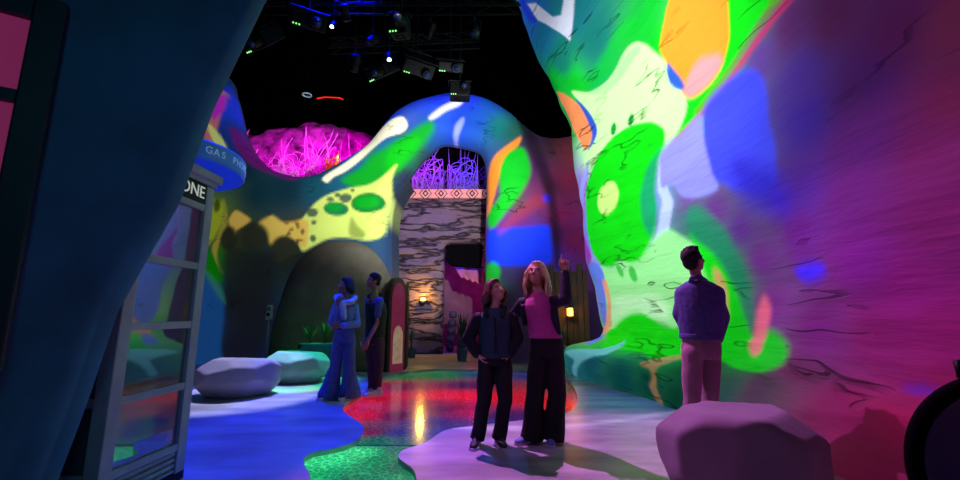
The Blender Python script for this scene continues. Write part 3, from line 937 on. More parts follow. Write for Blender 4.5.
def tangle(name, loc, size, n, seed, m, label, group, spread=1.0, droop=.3, rad=.016, lim=.36, limy=.26):
    rs = random.Random(seed)
    bm = bmesh.new()
    for k in range(n):
        a = rs.uniform(0, 2 * PI); el = rs.uniform(.15, 1.4)
        d = Vector((math.cos(a) * math.cos(el) * spread, math.sin(a) * math.cos(el) * .6, math.sin(el)))
        p = Vector((rs.uniform(-.2, .2) * size * spread, rs.uniform(-.1, .1) * size, 0))
        L_ = size * rs.uniform(.7, 1.25); pts = [p.copy()]
        ax = Vector((rs.uniform(-.4, .4), rs.choice((-1, 1)), rs.uniform(-.5, .5))).normalized()
        w0_ = rs.uniform(.12, .6); w1_ = rs.uniform(-.12, .12)
        nseg = 11
        for s_ in range(nseg):
            p = p + d * L_ / nseg
            d = (Matrix.Rotation(w0_ + w1_ * s_ * .4, 3, ax) @ d).normalized()
            if p.z < .02: p.z = .02
            pts.append(Vector((lim * math.tanh(p.x / lim), limy * math.tanh(p.y / limy), p.z)))
        tube(bm, pts, [rad * (1 - .07 * i) for i in range(nseg + 1)], 5)
    o = obj(name, bm, m, smooth=True)
    o.location = loc
    return tag(o, label, 'plant', group)


M_vein2 = mat('branch_pink', (230, 150, 235), .6, .2, 8)
M_or = mat('branch_orange_light', (255, 150, 60), .6, .2, 8, emit=(255, 80, 30), es=.25)  # orange light on the bush put into its colour and glow
hol = [(243, 12.6, .7, 'wispy dark violet branches at the end of the hollow nearest the blue round sign'),
       (268, 12.7, .55, 'low magenta branches beside the thin wispy ones in the hollow'),
       (288, 12.55, .6, 'magenta branches in front of the dark hole of the mound'),
       (306, 12.7, .85, 'tall curling magenta branches at the crest of the glowing mound'),
       (322, 12.6, .8, 'pink branches just before the orange-lit bush in the hollow'),
       (349, 12.65, .75, 'magenta branches just past the orange-lit bush in the hollow'),
       (366, 12.7, .75, 'dim violet branches against the white bone shape of the arch')]
for k, (px, Y, s_, lb) in enumerate(hol):
    y0 = at(px, 165, Y)
    tangle('coral_bush', (y0.x, 12.5 + .45 * (k % 2), zb + (.25 if k else .6)), s_ * 2.0, 40, 20 + k, M_vein2, lb, 'tangled branches in the upper hollow', lim=.52, limy=.18)
y0 = at(336, 165, 12.4); tangle('coral_bush', (y0.x, 12.16, zb + .3), 1.15, 34, 41, M_or, 'orange-lit tangled bush in the magenta hollow', 'tangled branches in the upper hollow', .6, lim=.18, limy=.12)
zl = fz1 - .04
bal = [(398, 'low purple tangle where the balcony meets the grey slope of the arch', .75), (413, 'purple tangle second from the grey slope on the balcony', .95), (429, 'purple tangle with a pink light behind it on the balcony', 1.15), (446, 'bushy purple tangle in the middle of the balcony above the frieze', 1.2), (463, 'blue-violet tangle beside the post light on the balcony', 1.15), (478, 'blue-violet tangle hard against the lit post of the balcony', 1.0)]
for k, (px, lb, s_) in enumerate(bal):
    q = at(px, 188, 13.9)
    tangle('balcony_bush', (q.x, 13.72 + .75 * (k % 2), zl), s_ * 2.1, 46, 60 + k, M_vein, lb, 'tangled bushes on the balcony', .9, rad=.024, lim=.5)
bm = bmesh.new(); box(bm, ((x0 + x1) / 2, 16.6, zl + 1.4), (x1 - x0, .15, 3.0)); struct(obj('wall_balcony_back', bm, M_blackm))
# lit post at the side of the opening
t = thing('post_light', 'slim post with a small bright bulb at the end of the balcony', 'light', (P(486, 190).x, 13.25, fz1))
bm = bmesh.new(); tube(bm, [(0, 0, 0), (0, 0, 1.35)], .03, 8); obj('pole', bm, M_vein, t)
bm = bmesh.new(); ball(bm, (0, -.02, 1.39), .06); obj('bulb', bm, mat('pale_bulb', (255, 250, 220), .4, .02, emit=(255, 245, 200), es=8), t, True)

# ================================================================ DOMED HUT with arched doorway
hc = Vector((-3.25, 9.9, 0))
HR, HH = 1.5, 2.9
t = thing('domed_hut', 'grey-brown domed plaster hut with an arched door, behind the standing couple', 'hut', hc)
bm = bmesh.new()
prof = []
for k in range(26):
    a = k / 25 * PI / 2
    prof.append((max(.001, HR * math.cos(a) ** .8), HH * math.sin(a) ** .92))
lathe(bm, prof, 56)
for v in bm.verts:
    n = mn.noise(v.co * 1.1) * .05
    v.co.x *= 1 + n; v.co.y *= 1 + n
    v.co.y *= .46
obj('shell', bm, M_hut, t, True)
# doorway surround: right shoulder of the hut, turned to the room
dq = at(394.5, 352, 9.5) - hc
Md = Matrix.Translation((dq.x - .02, dq.y, 0)) @ Matrix.Rotation(R(56), 4, 'Z')
def arch_poly(w, h, n=14):
    pts = [(-w / 2, 0), (-w / 2, h - w * .9)]
    for k in range(1, n):
        a = PI - PI * k / n
        pts.append((w / 2 * math.cos(a), h - w * .9 + w * .9 * math.sin(a)))
    return pts + [(w / 2, h - w * .9), (w / 2, 0)]
bm = bmesh.new(); prism(bm, arch_poly(.56, 2.0), -.1, .06, Md); s_ = obj('door_surround', bm, M_wood, t)
bm = bmesh.new(); prism(bm, arch_poly(.40, 1.88), -.112, -.09, Md); g = obj('glowing_doorway', bm, mat('pink_glow', (70, 22, 48), .6, .6, 4, emit=(200, 50, 110), es=.18), t)
bm = bmesh.new(); prism(bm, arch_poly(.28, .8), -.125, -.11, Md @ Matrix.Translation((0, 0, .15))); obj('lit_panel', bm, mat('warm_panel', (250, 190, 170), .6, .3, 6, emit=(255, 190, 160), es=.15), g)
Ml = Md @ Matrix.Translation((.27, -.06, 0)) @ Matrix.Rotation(R(38), 4, 'Z') @ Matrix.Translation((.3, 0, 0))
bm = bmesh.new(); prism(bm, arch_poly(.56, 1.9), -.03, .03, Ml); lf = obj('door_leaf', bm, M_wood, t)
bm = bmesh.new(); tube(bm, [Ml @ Vector((.22, -.04, .95)), Ml @ Vector((.22, -.08, 1.0)), Ml @ Vector((.22, -.04, 1.08))], .014, 6); obj('handle', bm, M_dark, lf)

# ================================================================ BOULDER SEATS
def boulder(prof_top, loc, size, seed, label, rz=0):
    bm = bmesh.new()
    rs = random.Random(seed)
    q = bmesh.ops.create_icosphere(bm, subdivisions=5, radius=1)
    sx, sy, sz = size
    planes = []
    for k in range(11):
        a = 2 * PI * (k + rs.uniform(-.3, .3)) / 11
        el = rs.uniform(-.12, .1)
        planes.append((Vector((math.cos(a) * math.cos(el), math.sin(a) * math.cos(el), math.sin(el))), rs.uniform(.84, 1.0)))
    for k in range(6):
        a = 2 * PI * k / 6 + rs.uniform(-.4, .4); el = rs.uniform(.65, 1.05)
        planes.append((Vector((math.cos(a) * math.cos(el), math.sin(a) * math.cos(el), math.sin(el))), rs.uniform(.8, .9)))
    planes.append((Vector((rs.uniform(-.07, .07), rs.uniform(-.07, .07), 1)).normalized(), .62))
    planes.append((Vector((0, 0, -1)), .62))
    for k in range(9):
        a = 2 * PI * k / 9; planes.append((Vector((math.cos(a) * .85, math.sin(a) * .85, -.52)).normalized(), rs.uniform(.82, .9)))
    for v in bm.verts:
        n = v.co.normalized()
        # soft minimum over the facets gives worn edges
        acc = 0
        for (pn, pd) in planes:
            c = n.dot(pn)
            if c > .05: acc += (c / pd) ** 80
        r = acc ** (-1 / 80)
        r *= 1 + .012 * mn.noise(n * 6 + Vector((seed, 0, 0)))
        v.co = n * r
    zmin = min(v.co.z for v in bm.verts); zmax = max(v.co.z for v in bm.verts)
    xm = max(abs(v.co.x) for v in bm.verts); ym = max(abs(v.co.y) for v in bm.verts)
    for v in bm.verts:
        v.co = Vector((v.co.x / xm * sx, v.co.y / ym * sy, (v.co.z - zmin) / (zmax - zmin) * sz))
    o = obj('boulder_seat', bm, M_rock, smooth=True)
    o.location = loc; o.rotation_euler.z = rz
    return tag(o, label, 'boulder')


def fl(px, py): 
    q = on_floor(px, py); return q
boulder(None, (-3.66, 6.72, 0), (.64, .56, .54), 3, 'faceted boulder seat with a pale lavender top, beside the phone booth', .15)
boulder(None, (-3.34, 8.0, 0), (.60, .50, .54), 8, 'faceted boulder seat with a green-lit top, just behind the lavender one')
boulder(None, (1.64, 2.86, 0), (.475, .42, .62), 12, 'large faceted boulder seat with a pink-lit top, in front of the denim-jacketed man', -.12)

# ================================================================ PHONE BOOTH
bx = -2.21
y1, y2, HB = 2.66, 3.42, 2.34
W = .80
t = thing('phone_booth', 'pale grey phone booth with four stacked glass panes behind the dark teal wall', 'phone booth', (bx - W / 2, (y1 + y2) / 2, 0))
o0 = Vector(t.location)
hw, hd = W / 2, (y2 - y1) / 2
M_glass, nt, b = nodes('booth_glass')
b.inputs['Base Color'].default_value = (.3, .36, .4, 1); b.inputs['Metallic'].default_value = .75; b.inputs['Roughness'].default_value = .03
b.inputs['Specular IOR Level'].default_value = .9; b.inputs['Alpha'].default_value = .42
nzz = nt.nodes.new('ShaderNodeTexNoise'); nzz.inputs['Scale'].default_value = 3
mm = nt.nodes.new('ShaderNodeMapRange'); mm.inputs['To Min'].default_value = .68; mm.inputs['To Max'].default_value = .82
nt.links.new(nzz.outputs[0], mm.inputs['Value']); nt.links.new(mm.outputs[0], b.inputs['Alpha'])
pw = .095
for (sx, sy) in ((1, 1), (1, -1), (-1, 1), (-1, -1)):
    bm = bmesh.new(); box(bm, (sx * (hw - pw / 2), sy * (hd - pw / 2), HB / 2 - .06), (pw, pw, HB - .12), bevel=.006); obj('corner_post', bm, M_booth, t)
bm = bmesh.new(); box(bm, (0, 0, HB - .04), (W + .08, y2 - y1 + .08, .07), bevel=.01); box(bm, (0, 0, HB - .09), (W + .02, y2 - y1 + .02, .04)); rf = obj('roof', bm, M_booth, t)
bm = bmesh.new(); box(bm, (0, 0, .03), (W, y2 - y1, .06)); obj('floor_plate', bm, M_dark, t)
rails = [.24, .67, 1.12, 1.57, 2.04]
for face in (0, 1, 2):   # room side, far side, near side
    if face == 0: MF = Matrix.Translation((hw - .03, 0, 0)) @ Matrix.Rotation(PI / 2, 4, 'Z'); wd = y2 - y1
    elif face == 1: MF = Matrix.Translation((0, hd - .03, 0)); wd = W
    else: MF = Matrix.Translation((0, -hd + .03, 0)); wd = W
    for z in rails:
        bm = bmesh.new(); box(bm, (0, 0, z), (wd - 2 * pw + .01, .05, .05), MF); obj('rail', bm, M_booth, t)
    for z0, z1_ in zip(rails, rails[1:]):
        bm = bmesh.new(); box(bm, (0, 0, (z0 + z1_) / 2), (wd - 2 * pw + .005, .008, z1_ - z0 - .05), MF); obj('glass_pane', bm, M_glass, t)
    bm = bmesh.new()
    box(bm, (0, .012, .13), (wd - 2 * pw + .01, .02, .2), MF)
    for k in range(4): box(bm, (0, -.012, .08 + k * .04), (wd - 2 * pw - .04, .028, .018), MF @ Matrix.Translation((0, 0, 0)))
    obj('louvre_panel', bm, M_booth, t)
    bm = bmesh.new(); box(bm, (0, 0, 2.15), (wd - 2 * pw + .01, .05, .16), MF); sg = obj('sign_box', bm, M_dark, t)
    sgn = 1 if face == 0 else (-1 if face == 1 else 1)
    if face == 0:
        MT = Matrix.Translation((hw - .003, 0, 2.15)) @ Matrix(((0, 0, 1, 0), (1, 0, 0, 0), (0, 1, 0, 0), (0, 0, 0, 1)))
        text('PHONE', .135, MT @ Matrix.Translation((hd - pw - .02, 0, 0)), mat('sign_cream', (235, 240, 225), .5, .05, emit=(225, 235, 215), es=.35), 'lettering', sg, .002, align='RIGHT')
# back panel
bm = bmesh.new(); box(bm, (-hw + .03, 0, 1.1), (.03, y2 - y1 - 2 * pw, 2.1)); obj('back_panel', bm, M_dark, t)
# phone inside stays with the booth
bm = bmesh.new(); box(bm, (-hw + .12, 0, 1.25), (.14, .24, .42), bevel=.015); ph = obj('telephone', bm, M_boxd, t)
bm = bmesh.new(); tube(bm, [(-hw + .22, -.06, 1.12), (-hw + .225, -.06, 1.22), (-hw + .22, -.06, 1.36)], [.03, .018, .03], 8); obj('handset', bm, M_blackm, ph)

# ================================================================ ROUND LIT SIGN ON A KIOSK
kc = Vector((-3.42, 4.4, 0))
t = thing('kiosk_canopy', 'round blue drum-shaped sign lettered GAS above the phone booth', 'sign', (kc.x, kc.y, 0))
KR = .77
zk0, zk1 = 2.72, 2.93
M_drum = mat('drum_blue', (40, 110, 190), .5, .15, 4, emit=(20, 80, 170), es=.22)
M_under = mat('drum_under', (20, 60, 200), .5, .1, 4, emit=(8, 40, 190), es=.45)
bm = bmesh.new(); lathe(bm, [(KR * .2, zk0 + .004), (KR - .012, zk0 + .004), (KR, zk0 + .02), (KR, zk1 - .02), (KR - .015, zk1), (.1, zk1 + .03)], 64); dr = obj('drum', bm, M_drum, t, auto=R(30))
bm = bmesh.new(); lathe(bm, [(.05, zk0 - .004), (KR - .02, zk0 - .004), (KR - .02, zk0 + .002), (.05, zk0 + .002)], 64); obj('underside', bm, M_under, t)
bm = bmesh.new(); tube(bm, [(0, 0, 0), (0, 0, zk0)], .16, 20); obj('column', bm, M_booth, t)
bm = bmesh.new(); lathe(bm, [(.34, 0), (.34, .08), (.2, .14)], 32); obj('base', bm, M_dark, t)
M_let = mat('letter_pale', (150, 190, 215), .5, .05, emit=(120, 165, 195), es=.3)
wordsK = 'PHONE GAS ' * 6
for k, ch in enumerate(wordsK):
    if ch == ' ': continue
    a = R(-38 + 6 * (k - 4))
    MT = Matrix.Rotation(a + PI / 2, 4, 'Z') @ Matrix.Translation((0, -KR - .002, (zk0 + zk1) / 2)) @ Matrix.Rotation(PI / 2, 4, 'X')
    text(ch, .105, MT, M_let, 'letter', dr, .002)

# ================================================================ LOW FURNITURE AT THE BACK
q = on_floor(265, 367)
t = thing('dispenser_stand', 'slim pale hand sanitiser stand with a box head beside the rock wall', 'stand', (q.x, q.y, 0))
bm = bmesh.new(); tube(bm, [(0, 0, .02), (0, 0, 1.1)], .022, 10); obj('pole', bm, M_white, t)
bm = bmesh.new(); lathe(bm, [(.16, 0), (.16, .015), (.03, .03)], 24); obj('base', bm, M_white, t)
bm = bmesh.new(); box(bm, (0, 0, 1.24), (.13, .11, .34), bevel=.025); hd_ = obj('dispenser', bm, M_white, t)
bm = bmesh.new(); box(bm, (0, -.06, 1.19), (.07, .012, .08), bevel=.004); obj('nozzle', bm, M_boxd, hd_)
bm = bmesh.new(); box(bm, (0, -.058, 1.32), (.09, .008, .1)); obj('display_card', bm, mat('grey_card', (120, 130, 140), .5, .4, 30), hd_)


def spiky(name, loc, h, n, seed, label, cat='plant', wid=.03, spread=.5, pot=None, m=None):
    rs = random.Random(seed)
    t = thing(name, label, cat, loc)
    bm = bmesh.new()
    z0 = pot or 0
    for k in range(n):
        a = rs.uniform(0, 2 * PI); l = h * rs.uniform(.6, 1.05); lean = rs.uniform(.05, spread)
        d = Vector((math.cos(a), math.sin(a), 0)); sd = Vector((-d.y, d.x, 0))
        rows = []
        for s_ in range(5):
            u = s_ / 4
            c = d * (lean * l * u * u) + Vector((0, 0, z0 + l * u * (1 - .25 * lean * u)))
            w_ = wid * (1 - u) ** .7 * (.6 + 1.2 * u if u < .4 else 1)
            rows.append((bm.verts.new(c - sd * w_), bm.verts.new(c + d * w_ * .4), bm.verts.new(c + sd * w_)))
        for r0, r1 in zip(rows, rows[1:]):
            for j in range(2): bm.faces.new((r0[j], r0[j + 1], r1[j + 1], r1[j]))
    obj('leaf_cluster', bm, m or M_green, t, True)
    if pot:
        bm = bmesh.new(); lathe(bm, [(.11, 0), (.15, pot * .9), (.165, pot * .9), (.165, pot), (.13, pot), (.12, pot - .03)], 24); obj('pot', bm, M_planter, t, auto=R(35))
    return t


# crate planter with diagonal braces
q = at(327, 352, 8.78)
t = thing('crate_planter', 'dark blue wooden planter box with a diagonal brace, behind the flared-jeans woman', 'planter', (q.x, 8.78, 0))
cw, chh, cd = 1.0, .62, .36
bm = bmesh.new(); box(bm, (0, 0, chh / 2), (cw, cd, chh)); obj('box_body', bm, M_planter, t)
for (c, s_) in (((0, -cd / 2 - .012, .04), (cw + .02, .025, .08)), ((0, -cd / 2 - .012, chh - .04), (cw + .02, .025, .08)), ((-cw / 2 + .03, -cd / 2 - .012, chh / 2), (.08, .025, chh)), ((cw / 2 - .03, -cd / 2 - .012, chh / 2), (.08, .025, chh))):
    bm = bmesh.new(); box(bm, c, s_, bevel=.004); obj('frame_board', bm, M_planter, t)
bm = bmesh.new(); box(bm, (0, 0, 0), (cw * .98, .022, .07), Matrix.Translation((0, -cd / 2 - .01, chh / 2)) @ Matrix.Rotation(R(26), 4, 'Y')); obj('diagonal_brace', bm, M_planter, t)
for k, (dx, h_, lb) in enumerate(((-.36, .42, 'spiky dark plant at the outer end of the crate planter'), (-.05, .5, 'spiky dark plant in the middle of the crate planter'), (.28, .45, 'spiky dark plant at the hut-door end of the crate planter'))):
    spiky('planter_plant', (q.x + dx, 8.78, chh), h_, 22, 90 + k, lb, spread=.7)
q = on_floor(411, 357.5)
spiky('potted_plant', (q.x, q.y, 0), .62, 30, 97, 'small potted green plant at the foot of the hut door', spread=.35, pot=.25)

# wall sconce on masonry (upward wash)
q = P(423, 302, YM - .22)
t = thing('wall_sconce', 'small uplighting sconce glowing yellow on the carved masonry wall', 'wall light', (q.x, q.y, q.z))
bm = bmesh.new(); lathe(bm, [(.05, -.08), (.13, .05), (.12, .05), (.05, -.06)], 20); obj('cup', bm, M_chrome, t, True)
bm = bmesh.new(); ball(bm, (0, 0, .05), .085); obj('bulb', bm, M_warm, t, True)
bm = bmesh.new(); box(bm, (0, .12, -.02), (.06, .16, .06)); obj('bracket', bm, M_dark, t)

# timber hut panel, lantern and planter on the right of the arch
YT = 10.2
xa, xb_ = at(545, 330, YT).x, at(590, 330, YT).x
bm = bmesh.new()
nb = 8
for k in range(nb):
    xx = xa + (xb_ - xa) * (k + .5) / nb
    box(bm, (xx, YT + .02 * (k % 2), 1.15 + .05 * math.sin(k * 2.3)), ((xb_ - xa) / nb * .96, .06, 2.3 + .1 * math.sin(k * 2.3)), bevel=.008)
struct(obj('wall_timber', bm, M_wood))
q = at(570, 312, YT - .14)
t = thing('wall_lantern', 'small square lantern glowing amber on dark timber boards', 'lantern', (q.x, q.y, q.z))
bm = bmesh.new(); box(bm, (0, 0, 0), (.12, .12, .18), bevel=.012); obj('glass_body', bm, mat('amber_glass', (255, 200, 110), .4, .1, emit=(255, 175, 60), es=7), t)
bm = bmesh.new(); box(bm, (0, 0, .11), (.17, .17, .025)); box(bm, (0, 0, -.105), (.15, .15, .025)); box(bm, (0, .08, .12), (.03, .12, .03)); ball(bm, (0, 0, .135), .025)
for sx in (-1, 1):
    for sy in (-1, 1): box(bm, (sx * .062, sy * .062, 0), (.012, .012, .2))
obj('lantern_frame', bm, M_dark, t)
q = Vector((1.62, 9.93, 0))
t = thing('trough_planter', 'pale blue trough planter below the amber lantern', 'planter', (q.x, 9.93, 0))
bm = bmesh.new(); box(bm, (0, 0, .24), (.62, .3, .48), bevel=.015); obj('trough', bm, M_planter, t)
bm = bmesh.new(); box(bm, (0, 0, .47), (.66, .34, .05), bevel=.01); obj('rim_board', bm, M_planter, t)
for k, (dx, h_, lb) in enumerate(((-.15, .34, 'low spiky plant in the blue trough under the lantern'), (.26, .48, 'taller spiky plant at the rock end of the blue trough'))):
    spiky('trough_plant', (q.x + dx, 9.93, .495), h_, 20, 110 + k, lb, spread=.6)
q = on_floor(462, 361)
spiky('agave_plant', (q.x, q.y, 0), 1.0, 34, 131, 'tall dark spiky plant in a pot left of the girl, by the doorway', spread=.55, pot=.3, wid=.035)

# ================================================================ LEFT WINDOW in the near wall
wd = Vector((1.46, 1, 0)).normalized(); wn = Vector((wd.y, -wd.x, 0))
wp = Vector((-2.35, 1.87, 0)) + wn * .10
MW = Matrix(((wd.x, -wn.x, 0, wp.x), (wd.y, -wn.y, 0, wp.y), (0, 0, 1, 0), (0, 0, 0, 1)))
win = thing('window_1', None, None); win['kind'] = 'structure'
M_wf = mat('window_frame_dark', (16, 22, 40), .5, .3, 8)
def wloc(px, py):
    d = ray(px, py); 
    k = (wp - Vector((0, 0, CAMZ))).dot(wn) / d.dot(wn)
    g = Vector((0, 0, CAMZ)) + d * k
    return (g - wp).dot(wd), g.z
ux, uz = wloc(70, 6); uxp, uzp = wloc(32, 20); _, uzm0 = wloc(12, 90); _, uzm1 = wloc(10, 102); _, ub = wloc(4, 372)
w0 = uxp - 1.0
bm = bmesh.new()
box(bm, ((uxp + ux) / 2, 0, (uz + ub) / 2), (ux - uxp, .05, uz - ub), MW, .01)
box(bm, ((w0 + uxp) / 2, 0, (uz + uzp) / 2), (uxp - w0, .05, uz - uzp), MW)
box(bm, ((w0 + uxp) / 2, 0, ub + .09), (uxp - w0, .06, .18), MW)
box(bm, ((w0 + uxp) / 2, -.0, (uzm0 + uzm1) / 2), (uxp - w0, .04, uzm0 - uzm1), MW)
box(bm, (w0 - .1, 0, (uz + ub) / 2), (.22, .05, uz - ub), MW)
obj('window_frame', bm, M_wf, win)
M_pink = mat('pink_pane', (120, 40, 85), .25, .25, 2.5, emit=(150, 45, 100), es=.42)
for (za, zb_) in ((uzm0, uzp), (ub + .18, uzm1)):
    bm = bmesh.new(); box(bm, ((w0 + uxp) / 2, .02, (za + zb_) / 2), (uxp - w0, .015, zb_ - za), MW); obj('pane', bm, M_pink, win)

# ================================================================ DARK ROUNDED SHELL at the right edge
t = thing('pod_seat', 'dark rounded pod shell with a black rim at the edge of the magenta wall', 'chair', (2.30, 1.9, 0))
cx, cy, rx, rz_ = 0, 0, .36, .42
Mp = Matrix.Translation((0, 0, .50)) @ Matrix.Rotation(R(-38), 4, 'Z')
bm = bmesh.new()
pts = [Mp @ Vector((rx * math.cos(a), 0, rz_ * math.sin(a))) for a in np.linspace(0, 2 * PI, 65)]
tube(bm, pts, .035, 12, cap=False); obj('black_rim', bm, M_blackm, t, True)
bm = bmesh.new()
rings = []
for k in range(11):
    u = k / 10
    rings.append([bm.verts.new(Mp @ Vector((rx * math.cos(a) * math.cos(u * 1.4), .34 * math.sin(u * 1.4), rz_ * math.sin(a) * math.cos(u * 1.4)))) for a in np.linspace(0, 2 * PI, 48, endpoint=False)])
for r0, r1 in zip(rings, rings[1:]):
    for k in range(48): bm.faces.new((r0[k], r0[(k + 1) % 48], r1[(k + 1) % 48], r1[k]))
bm.faces.new(rings[-1]); obj('shell', bm, mat('shell_olive', (100, 102, 92), .5, .2, 4), t, True)
bm = bmesh.new(); tube(bm, [Mp @ Vector((-.12 + .01 * math.sin(k), .14, -.2 + k * .05)) for k in range(9)], .02, 8); obj('blue_strip', bm, mat('blue_strip', (20, 40, 220), .4, .1, emit=(15, 30, 230), es=.5), t, True)
bm = bmesh.new(); lathe(bm, [(.3, 0), (.3, .03), (.08, .05), (.08, .12)], 32); obj('base', bm, M_dark, t, auto=R(35))
bm = bmesh.new(); q = Mp @ Vector((-.12, 0, rz_ + .0)); tube(bm, [q + Vector((-.05, 0, .0)), q + Vector((-.06, 0, .06)), q + Vector((.06, 0, .075)), q + Vector((.08, 0, .01))], .02, 10); obj('handle', bm, M_boxd, t, True)

# ================================================================ CEILING RIG
M_led = mat('led_white', (255, 255, 255), .4, .02, emit=(210, 230, 255), es=12)
M_spk = mat('led_green', (120, 220, 140), .4, .2, emit=(140, 255, 120), es=1.2)
M_lens = mat('lens_glass', (30, 40, 80), .1, .2, emit=(30, 50, 110), es=.04)
def truss(px0, py0, px1, py1, Y0, Y1, label):
    a, b_ = at(px0, py0, Y0), at(px1, py1, Y1)
    t = thing('hanging_truss', label, 'truss', (0, 0, 0), group='lighting trusses under the ceiling')
    t.location = (a + b_) / 2
    d = (b_ - a); n = max(4, int(d.length / .45)); h_ = .26
    sd = Vector((0, 0, 1)).cross(d).normalized() * h_ / 2; up = Vector((0, 0, h_ / 2))
    a, b_ = a - t.location, b_ - t.location
    bm = bmesh.new()
    for s1 in (-1, 1):
        for s2 in (-1, 1): tube(bm, [a + sd * s1 + up * s2, b_ + sd * s1 + up * s2], .022, 8)
    obj('chord_tubes', bm, M_dark, t)
    bm = bmesh.new()
    for k in range(n):
        p0 = a + (b_ - a) * k / n; p1 = a + (b_ - a) * (k + 1) / n
        for s1 in (-1, 1): tube(bm, [p0 + sd * s1 + up * (1 if k % 2 else -1), p1 + sd * s1 - up * (1 if k % 2 else -1)], .011, 6)
        tube(bm, [p0 - sd + up, p1 + sd + up], .011, 6)
    obj('lacing', bm, M_dark, t)
    for f in (.15, .85):
        p0 = a + (b_ - a) * f + up
        bm = bmesh.new(); tube(bm, [p0, Vector((p0.x, p0.y, 12.0 - t.location.z))], .008, 6); obj('suspension_cable', bm, M_dark, t)
truss(250, 4, 520, 4, 7.6, 7.6, 'long black truss crossing under the ceiling behind the projectors')
truss(330, 46, 480, 40, 9.3, 9.3, 'lower black truss carrying the middle projectors')


def projector(px, py, Y, w, h, d, tilt, yaw, label, roll=0):
    c = at(px, py, Y)
    t = thing('hanging_projector', label, 'projector', c, group='projectors hung under the ceiling')
    Mr = Matrix.Rotation(yaw, 4, 'Z') @ Matrix.Rotation(tilt, 4, 'X') @ Matrix.Rotation(roll, 4, 'Y')
    bm = bmesh.new(); box(bm, (0, 0, 0), (w, d, h), Mr, .03); body = obj('housing', bm, M_boxd, t)
    bm = bmesh.new()
    for k in range(6): box(bm, (-w * .25 + k * w * .1, 0, -h / 2 - .002), (w * .05, d * .5, .01), Mr)
    obj('vent_slots', bm, M_blackm, body)
    bm = bmesh.new(); box(bm, (w * .05, -d * .1, -h / 2 - .006), (w * .16, .015, .006), Mr); obj('maker_plate', bm, M_chrome, body)
    bm = bmesh.new(); tube(bm, [Mr @ Vector((w * .2, -d / 2, 0)), Mr @ Vector((w * .2, -d / 2 - .16, 0))], [.1, .085], 20); ln = obj('lens_barrel', bm, M_dark, t)
    bm = bmesh.new(); ball(bm, Mr @ Vector((w * .2, -d / 2 - .155, 0)), (.07, .07, .07)); obj('lens', bm, M_lens, ln, True)
    bm = bmesh.new(); tube(bm, [(0, 0, h * .3), (0, 0, 12.0 - c.z)], .024, 8); obj('drop_pole', bm, M_dark, t)
    bm = bmesh.new()
    fr = [Mr @ Vector((sx * (w / 2 + .03), sy * (d / 2 - .05), h / 2 + .03)) for sx, sy in ((-1, -1), (1, -1), (1, 1), (-1, 1))]
    tube(bm, fr + [fr[0]], .016, 8); obj('cradle', bm, M_dark, t)
    bm = bmesh.new(); 
    for k in range(3): ball(bm, Mr @ Vector((-w * .42 + k * .05, -d / 2 - .004, -h * .4)), .016, seg=8, ring=6)
    obj('status_leds', bm, M_spk, body, True)
    return t
projector(262, 38, 7.4, .62, .3, .55, R(50), R(-25), 'dark projector hung at the near wall edge, tilted like a diamond')
projector(308, 20, 7.0, .6, .28, .5, R(35), R(30), 'dark projector high beside the tiny white lamp')
projector(383, 70, 8.4, .58, .26, .5, R(40), R(-35), 'tilted projector left of the paired projectors over the arch')
projector(416, 64, 8.2, .68, .3, .58, R(52), R(32), 'largest tilted projector over the middle of the arch')
projector(450, 66, 8.6, .55, .22, .45, R(38), R(10), 'flat wide projector right of the largest one')
projector(460, 92, 9.8, .5, .37, .4, R(4), R(4), 'small square projector seen black against the blue top of the arch')
projector(400, 27, 6.5, .3, .34, .3, R(10), R(-8), 'upright box with a faint blue face high on the truss')


def stage_light(px, py, Y, s_, tilt, yaw, lit, label):
    c = at(px, py, Y)
    t = thing('hanging_spotlight', label, 'stage light', c, group='stage lights hung under the ceiling')
    Mr = Matrix.Rotation(yaw, 4, 'Z') @ Matrix.Rotation(tilt, 4, 'X')
    bm = bmesh.new(); lathe(bm, [(s_ * .5, -s_ * 1.2), (s_ * .62, -s_ * 1.15), (s_ * .55, -s_ * .2), (s_ * .7, .1 * s_), (s_ * .68, s_ * .8), (s_ * .4, s_)], 20, Mr); cn = obj('can', bm, M_dark, t, auto=R(35))
    bm = bmesh.new(); ball(bm, Mr @ Vector((0, 0, -s_ * 1.17)), (s_ * .46, s_ * .46, s_ * .12), Mr.to_3x3()); obj('lens', bm, M_led if lit else M_lens, cn, True)
    bm = bmesh.new(); tube(bm, [Vector((-s_ * .85, 0, 0)), Vector((-s_ * .85, 0, s_ * 1.3)), Vector((s_ * .85, 0, s_ * 1.3)), Vector((s_ * .85, 0, 0))], s_ * .08, 8); obj('yoke', bm, M_dark, t)
    bm = bmesh.new(); tube(bm, [(0, 0, s_ * 1.3), (0, 0, s_ * 1.9)], s_ * .14, 8); obj('clamp', bm, M_chrome, t)
    bm = bmesh.new(); tube(bm, [(0, 0, s_ * 1.8), (0, 0, 12.0 - c.z)], .012, 6); obj('drop_pole', bm, M_dark, t)
stage_light(333, 25, 7.4, .075, R(-35), 0, True, 'tiny stage light burning white near the upper projector')
stage_light(389, 57, 7.0, .08, R(-30), R(20), True, 'tiny stage light burning white just above the tilted projector')
stage_light(355, 62, 8.0, .16, R(40), R(30), False, 'unlit stage light with a bluish lens left of the projector cluster')
stage_light(372, 40, 7.8, .14, R(-40), R(-30), False, 'unlit stage light on the truss between projectors')
stage_light(430, 30, 7.8, .14, R(30), R(50), False, 'unlit stage light right of the upright blue-faced box')
stage_light(474, 30, 7.8, .16, R(-35), R(15), False, 'unlit stage light at the far end of the truss before the rock column')
